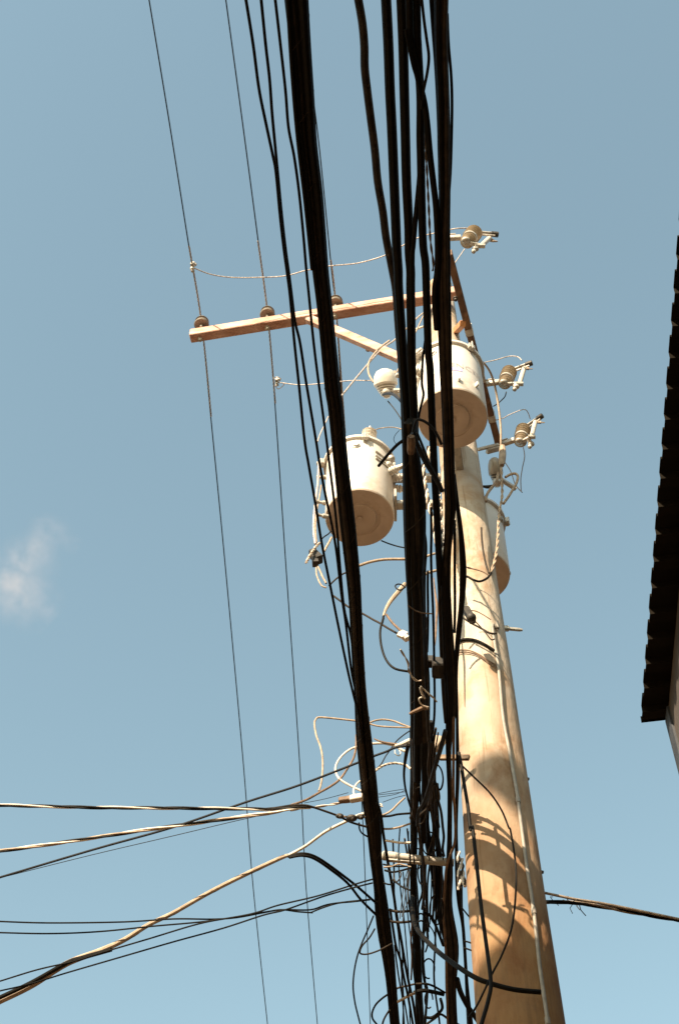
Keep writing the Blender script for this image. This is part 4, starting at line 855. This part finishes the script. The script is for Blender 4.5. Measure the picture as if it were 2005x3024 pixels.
for i, (x, y) in enumerate(T('cF', (560, 1410), (700, 1435), (800, 1420))):
    b = MB(); b.ball(PH(x, y, HS - .12), .016 + .006 * (i == 1), (1.4, 1, .8)); b.ball(PH(x + 3, y + 2, HS - .13), .012)
    tag(b.build('knot', DRK), ['small dark knot on the sagging brown leads, leftmost', 'larger dark knot in the middle of the sagging brown leads', 'small dark knot on the brown leads against the thickest bundle'][i], 'knot')
cable('black lead curling down into the left side of the thickest bundle', T('cF', (785, 1490), (790, 1560), (820, 1610), (885, 1650)), h=HS, w=5, m=BLK)
cable('cream sunlit glint wire just right of the thickest bundle', T('cD', (320, 105), (345, 120), (330, 140), (360, 145)), d=5.9, w=4.5, m=CRM, name='wire_loop', cat='wire loop')
# leads crossing the gap between thickest and second bundle, like rungs
RUNG = [('tan lead sagging across the gap, topmost of the rungs', T('cD', (340, 258), (400, 240), (480, 190), (560, 110), (650, 25)), 6, TAN), ('black lead crossing the gap, second of the rungs', T('cD', (340, 275), (450, 268), (560, 245), (725, 232)), 6.5, BLK),
        ('tan lead sagging across the gap, third of the rungs', T('cD', (370, 438), (470, 436), (580, 415), (720, 368)), 6, TAN), ('cream lead crossing the gap, fourth of the rungs', T('cD', (395, 590), (480, 605), (600, 622), (725, 622)), 7, CRM),
        ('thin black wire under the white arm, uppermost', T('cD', (360, 905), (450, 925), (560, 935), (720, 930)), 5, BLK), ('thin pale wire under the white arm', T('cD', (370, 945), (480, 935), (560, 905), (640, 918), (730, 945)), 5, TAN),
        ('black tangled wire under the white arm', T('cD', (380, 985), (480, 1010), (560, 1000), (640, 980), (730, 950)), 6, BLK), ('thin black wire below the tangle under the white arm', T('cD', (370, 1150), (420, 1170), (480, 1175)), 5, BLK),
        ('black wire slanting down right below the white arm', T('cD', (480, 1110), (560, 1165), (620, 1210), (720, 1250)), 5.5, BLK), ('thin wire loop hanging below the white arm', T('cD', (510, 1010), (505, 1080), (540, 1140), (590, 1080), (600, 1030), (580, 1000)), 4, BLK2),
        ('dark lead with pale top crossing the gap near the bottom, upper of two', T('cE', (465, 45), (520, 65), (600, 72), (715, 62)), 8, BLK2), ('dark lead with pale top crossing the gap near the bottom, lower of two', T('cE', (475, 180), (540, 192), (620, 195), (735, 182)), 7.5, BLK2),
        ('thin wire rising through the lower gap, left of three', T('cD', (690, 980), (640, 1150), (610, 1400), (590, 1568)) + T('cE', (590, 150),), 3, BLU), ('thin wire rising through the lower gap, middle of three', T('cD', (700, 1000), (670, 1200), (640, 1450)) + T('cE', (615, 130),), 3, BLU),
        ('thin wire rising through the lower gap, right of three', T('cD', (715, 1000), (700, 1200), (690, 1400)) + T('cE', (640, 60), (625, 180)), 3, BLU)]
for lab, pts, ww, m_ in RUNG: cable(lab, pts, d=6.0 if pts[0][1] < 2640 else 6.5, w=ww, m=m_)
LOWC = [('black cable in the lower gap running down right beside the thickest bundle', T('cE', (480, 60), (510, 260), (545, 470), (600, 640), (640, 850), (690, 1080), (740, 1372)), 7.5, BLK),
        ('thin dark cable in the lower gap, leftmost of the steep ones', T('cE', (530, 460), (550, 640), (580, 850), (620, 1080), (640, 1372)), 5, BLU), ('thin brown lead down the left of the straight fan cable', T('cE', (735, 190), (718, 400), (730, 600), (720, 860)), 5.5, BRN),
        ('thin black cable right of the straight fan cable near the bottom', T('cE', (870, 20), (865, 250), (855, 600), (870, 850), (905, 980), (890, 1240)), 8, BLK), ('thin wire between the fan and the bottom loop', T('cE', (920, 970), (905, 1120), (880, 1260)), 3, BLU),
        ('black cable tie arching right near the bottom, upper', T('cE', (840, 905), (920, 912), (1010, 950), (1110, 1010)), 6.5, BLK), ('black cable tie arching right near the bottom, lower', T('cE', (750, 1010), (860, 985), (970, 1000), (1100, 1030)), 12, BLK),
        ('dark band lead crossing the lower gap, upper', T('cE', (555, 960), (600, 945), (680, 930), (750, 912), (840, 905)), 6, BLK2), ('pale-striped band lead crossing the lower gap', T('cE', (565, 1115), (620, 1085), (690, 1045), (760, 1015)), 8, TAN),
        ('dark lead curving at the bottom between fan and right-hand bundle', T('cE', (870, 1290), (950, 1300), (1020, 1260), (1080, 1190), (1060, 1080)), 9, BLK), ('pale-edged lead at the bottom right of the straight fan cable', T('cE', (900, 1372), (990, 1310), (1060, 1260), (1130, 1300)), 7, BLK2),
        ('thin black cable in the fan meeting the right-hand bundle, upper', T('cE', (880, 80), (960, 140), (1030, 300), (1090, 460)), 9, BLK), ('thin black wire slanting below it into the fan', T('cE', (885, 130), (930, 230), (985, 320), (1010, 480)), 4, BLK),
        ('black cable leaving the right-hand bundle down right at the bottom', T('cE', (1250, 850), (1290, 1000), (1370, 1160), (1440, 1260), (1520, 1372)), 16, BLK), ('thin black wire rising right from the bottom to the pole', T('cE', (1430, 1250), (1480, 1160), (1568, 1050)), 6, BLK),
        ('slim black cable right of the right-hand bundle near the bottom', T('cD', (1400, 1000), (1395, 1250), (1400, 1568)) + T('cE', (1310, 100), (1330, 400), (1350, 700), (1362, 1000), (1380, 1372)), 9, BLK)]
for i, (lab, pts, ww, m_) in enumerate(LOWC): cable(lab, pts, h=6.1 + .04 * (i % 4), w=ww, m=m_, ext1=3 if pts[-1][1] > 2990 else 0)
cable('long thin dark loop hanging left of the thickest bundle at the bottom', T('cE', (285, 120), (215, 290), (150, 440), (95, 600), (60, 780), (50, 950), (70, 1120), (105, 1270), (140, 1400)), h=[6.2, 6.0], w=5, m=BLU)
cable('small dark loop crossing the thickest bundle at the bottom', T('cE', (300, 270), (240, 370), (160, 460), (128, 535), (150, 562), (230, 560), (360, 515), (500, 440)), h=6.05, w=5, m=BLK2)
cable('dark loop at the very bottom left of the thickest bundle, outer', T('cE', (450, 1030), (380, 1080), (310, 1150), (270, 1240), (275, 1310), (320, 1372), (360, 1420)), h=6.1, w=6, m=BLK)
cable('dark loop at the very bottom left of the thickest bundle, inner', T('cE', (470, 1210), (420, 1290), (395, 1350), (380, 1420)), h=6.1, w=6, m=BLK2)

# ------------------------------------------------------------------ cables leaving the pole to the right
cable('pale cable leaving the right side of the pole, upper of the pair', T('c6', (1340, 592), (1400, 605), (1480, 622), (1568, 640)) + T('s', (1800, 2672), (2040, 2722)), h=5.75, w=8, ext1=8, m=TAN)
Pz, Rz = path(T('c6', (1340, 655), (1420, 658), (1500, 655), (1568, 662)) + T('s', (1780, 2678), (1900, 2700), (2040, 2724)), h=5.75, w=14, ext1=8)
zz = MB(); helix_strands(zz, Pz, Rz, 3, .5, .5, slots=[0, 0, 1]); tag(zz.build('cable', [BLK, TAN]), 'dark wrapped cable leaving the right side of the pole towards the right edge', 'cable')
fr_ = MB(); rn = random.Random(5)
for i in range(11):
    t = rn.random() * .35 + .2; p = Pz[int(t * (len(Pz) - 1))]; d = V((rn.uniform(-1, 1), rn.uniform(-1, 1), rn.uniform(-1, 1))).normalized()
    fr_.tube([p, p + d * .035, p + d * .05 + V((.02, 0, -.02))], .0025, 4)
tag(fr_.build('frayed_wire', DRK), 'frayed wire ends on the dark cable right of the pole', 'wire')

# ------------------------------------------------------------------ building at the right with ribbed roof sheet
HE = 6.0
e_far = PH(*T('e0', (205, 1600))[0], HE); e_near = PH(2001, 672, HE)
ed = (e_near - e_far); ed.z = 0; ed.normalize()         # along the eave, towards the camera
inn = V((-ed.y, ed.x, 0)); inn = inn if inn.x > 0 else -inn
house = thing('building', (e_far.x + 2, e_far.y - 4, 0), 'dark building with a ribbed roof edge jutting in from the right side', 'building')
pitch = .0252 * HE; n_r = 110; rib_h = .036; slope = .12
b = MB(); prof = []
for i in range(n_r):
    s0 = i * pitch
    prof += [(s0, -rib_h if False else 0.0), (s0 + pitch * .50, 0.0), (s0 + pitch * .56, -rib_h), (s0 + pitch * .90, -rib_h), (s0 + pitch * .96, 0)]
prof = [(s_ - pitch * .58 + .02, z_) for s_, z_ in prof]
prof = [q for q in prof if q[0] >= 0]; prof.insert(0, (0, -rib_h)); vs = []
DEP = 3.0
for (s_, z_) in prof:
    q = e_far + ed * s_
    vs.append(q + V((0, 0, z_))); vs.append(q + inn * DEP + V((0, 0, z_ + DEP * slope)))
m_ = len(prof); top = [v_ + V((0, 0, .004)) for v_ in vs]
fs = [(2 * i, 2 * i + 1, 2 * i + 3, 2 * i + 2) for i in range(m_ - 1)]
b.add(vs, fs); b.add(top, [tuple(reversed(f)) for f in fs])
o_ = len(vs)
b.add([], []); b.f += [(2 * i, 2 * i + 2, o_ + 2 * i + 2, o_ + 2 * i) for i in range(m_ - 1)]; b.m += [0] * (m_ - 1)
b.build('roof_sheet', ROOF, house, smooth=0)
wc_ = PH(*T('e0', (690, 1650))[0], HE - .06); off = (wc_ - e_far).dot(inn)
off = max(off, .1)
w0 = e_far + inn * off - ed * 0.0; a_in = (wc_ - e_far).dot(ed)
w0 = e_far + inn * off + ed * a_in; Lw = 17.0
ztop = e_far.z - rib_h - .004 + 0
def quadbox(b, o, u, lu, v_, lv, z0, z1):
    vs = [o + V((0, 0, z0 - o.z)), o + u * lu + V((0, 0, z0 - o.z)), o + u * lu + v_ * lv + V((0, 0, z0 - o.z)), o + v_ * lv + V((0, 0, z0 - o.z))]
    vs += [q + V((0, 0, z1 - z0)) for q in vs]
    b.add(vs, [(0, 1, 2, 3), (4, 5, 6, 7), (0, 1, 5, 4), (1, 2, 6, 5), (2, 3, 7, 6), (3, 0, 4, 7)])
b = MB(); quadbox(b, w0, ed, Lw, inn, 6.0, 0, ztop); b.build('wall', WALL, house, smooth=0)
b = MB(); quadbox(b, w0 - inn * .012 - ed * .012, ed, .10, inn, .10, 0, ztop - .01); b.build('corner_board', SLT, house, smooth=0)
for k in (2.0, 5.5, 9.0, 12.5):
    for z0 in (1.0, 4.2):
        b = MB(); quadbox(b, w0 + ed * k - inn * .02, ed, 1.2, inn, .05, z0, z0 + 1.3); fr = b.build('window', WALL2, house, smooth=0)
        b = MB(); quadbox(b, w0 + ed * (k + .08) - inn * .025, ed, 1.04, inn, .01, z0 + .08, z0 + 1.22); b.build('pane', GLS, fr, smooth=0)
b = MB(); quadbox(b, w0 + inn * 3 - ed * 0, ed, Lw, inn, .15, ztop + .0, ztop + .3); b.build('roof_ridge', ROOF, house, smooth=0)

# ------------------------------------------------------------------ unseen building added behind the camera on the left to shade the lower pole
LB = 11.0; zc = CAMZ + 5.17
hx = -math.sin(rad(SUN_AZ)); hy = -math.cos(rad(SUN_AZ)); per = V((hy, -hx, 0)) if False else V((-hy, hx, 0))   # per points to the right seen from the pole towards the sun
base = V((PX, PY - .15, 0)) + V((hx, hy, 0)) * LB
zt = zc + LB * math.tan(rad(SUN_EL))
nb = thing('building', (base.x, base.y, 0), 'plain rendered building added unseen behind the viewer on the left to shade the pole', 'building')
ux = V((1, 0, 0)); uy = V((0, -1, 0))
o0 = base + V((-4.6, .0, 0))
b = MB(); quadbox(b, V((o0.x, o0.y, 0)), ux, 5.6, uy, 8, 0, zt); b.build('wall', WALL2, nb, smooth=0)
b = MB(); bz = zt + 1.15; quadbox(b, V((base.x - .15, base.y - .0, 0)), ux, 1.5, uy, .5, bz, bz + .19); b.build('shadow_beam', WALL2, nb, smooth=0)  # beam and its post added only to cast the dark ring on the pole
b = MB(); quadbox(b, V((base.x + .8, base.y - .05, 0)), ux, -.2 + .4, uy, .3, zt + .002, bz - .002); b.build('shadow_beam_post', WALL2, nb, smooth=0)
for k in range(2):
    for zf in (1.2, 4.4, 7.6):
        b = MB(); quadbox(b, V((o0.x + 5.6, o0.y - 1.2 - k * 3.2, 0)), V((1, 0, 0)), .04, uy, 1.3, zf, zf + 1.4); b.build('window', GLS, nb, smooth=0)

# unseen rows of houses added to cut the sky fill, outside the camera's view
for (nm, x0, y0, lx, ly, hh) in (('long plain row of unseen houses added across the street to cut sky light', -14, 24, 36, 8, 13.0), ('plain tall unseen houses added along the left side of the street to cut sky light', -16, 7, 8, 16.5, 14.0), ('plain tall unseen block added behind the ribbed-roof building to cut sky light', 10.5, -6, 9, 29, 18.0)):
    hb = thing('building', (x0 + lx / 2, y0 + ly / 2, 0), nm, 'building')
    b = MB(); quadbox(b, V((x0, y0, 0)), V((1, 0, 0)), lx, V((0, 1, 0)), ly, 0, hh); b.build('wall', WALL, hb, smooth=0)
    b = MB(); b.add([(x0 - .3, y0 - .3, hh), (x0 + lx + .3, y0 - .3, hh), (x0 + lx + .3, y0 + ly + .3, hh), (x0 - .3, y0 + ly + .3, hh)] + ([(x0 - .3, y0 + ly / 2, hh + 1.6), (x0 + lx + .3, y0 + ly / 2, hh + 1.6)] if lx > ly else [(x0 + lx / 2, y0 - .3, hh + 1.2), (x0 + lx / 2, y0 + ly + .3, hh + 1.2)]),
        [(0, 1, 5, 4), (3, 4, 5, 2), (0, 4, 3), (1, 2, 5)] if lx > ly else [(0, 4, 5, 3), (1, 2, 5, 4), (0, 1, 4), (3, 5, 2)]); b.build('roof', WOOD2, hb, smooth=0)

# ------------------------------------------------------------------ small cloud
CD = 420.0
cc = CAMP + ray(*[60, 1720]) * CD
k_ = CD / F
blobs = [((40, 1745), 62, 45), ((85, 1660), 38, 60), ((95, 1780), 42, 55), ((150, 1560), 26, 42), ((120, 1610), 30, 30), ((20, 1700), 50, 30), ((150, 1830), 24, 30), ((215, 1605), 22, 14), ((70, 1640), 40, 22), ((-40, 1740), 50, 36)]
mb = MB(); p = CAMP + ray(85, 1695) * CD; mb.ball((0, 0, 0), 1.0, n=22)
for i in range(len(mb.v)):
    q = mb.v[i]; nz = 1 + .07 * math.sin(5 * q.x + 3 * q.y + 1) + .06 * math.sin(7 * q.z + 2 * q.x)
    mb.v[i] = p + (rt * (q.x + .35 * q.y) * 165 + up * q.y * 185 + (-fw) * q.z * 110) * k_ * nz
cm = bpy.data.materials.new('cloud_vapour'); cm.use_nodes = True; n = cm.node_tree; n.nodes.clear()
out = n.nodes.new('ShaderNodeOutputMaterial'); pv = n.nodes.new('ShaderNodeVolumePrincipled'); pv.inputs['Color'].default_value = (1, .82, .80, 1); pv.inputs['Anisotropy'].default_value = .0
geo = n.nodes.new('ShaderNodeTexCoord'); no = n.nodes.new('ShaderNodeTexNoise'); no.inputs['Scale'].default_value = .2; no.inputs['Detail'].default_value = 6; no.inputs['Roughness'].default_value = .6
n.links.new(geo.outputs['Object'], no.inputs['Vector'])
# density falls off from each puff's centre
acc = None
for (c_, rx, ry) in blobs:
    p = CAMP + ray(*c_) * CD
    g_ = n.nodes.new('ShaderNodeNewGeometry'); vm = n.nodes.new('ShaderNodeVectorMath'); vm.operation = 'DISTANCE'; vm.inputs[1].default_value = tuple(p)
    n.links.new(g_.outputs['Position'], vm.inputs[0])
    mr = n.nodes.new('ShaderNodeMapRange'); mr.interpolation_type = 'SMOOTHSTEP'; mr.inputs[1].default_value = 0; mr.inputs[2].default_value = (rx + ry) * 1.15 * k_; mr.inputs[3].default_value = 1; mr.inputs[4].default_value = 0
    n.links.new(vm.outputs['Value'], mr.inputs[0])
    if acc is None: acc = mr.outputs[0]
    else:
        ad = n.nodes.new('ShaderNodeMath'); ad.operation = 'ADD'; n.links.new(acc, ad.inputs[0]); n.links.new(mr.outputs[0], ad.inputs[1]); acc = ad.outputs[0]
m1 = n.nodes.new('ShaderNodeMapRange'); m1.inputs[1].default_value = .38; m1.inputs[2].default_value = .66; n.links.new(no.outputs[0], m1.inputs[0])
mu = n.nodes.new('ShaderNodeMath'); mu.operation = 'MULTIPLY'; n.links.new(acc, mu.inputs[0]); n.links.new(m1.outputs[0], mu.inputs[1])
m2 = n.nodes.new('ShaderNodeMath'); m2.operation = 'MULTIPLY'; m2.inputs[1].default_value = .012; n.links.new(mu.outputs[0], m2.inputs[0])
n.links.new(m2.outputs[0], pv.inputs['Density']); n.links.new(pv.outputs[0], out.inputs['Volume'])
cl = mb.build('cloud', cm); tag(cl, 'small wispy pinkish cloud at the left edge of the sky', 'cloud')
SC.cycles.volume_step_rate = 1.0

for o in list(bpy.data.objects):
    if '_o' in o.keys(): del o['_o']
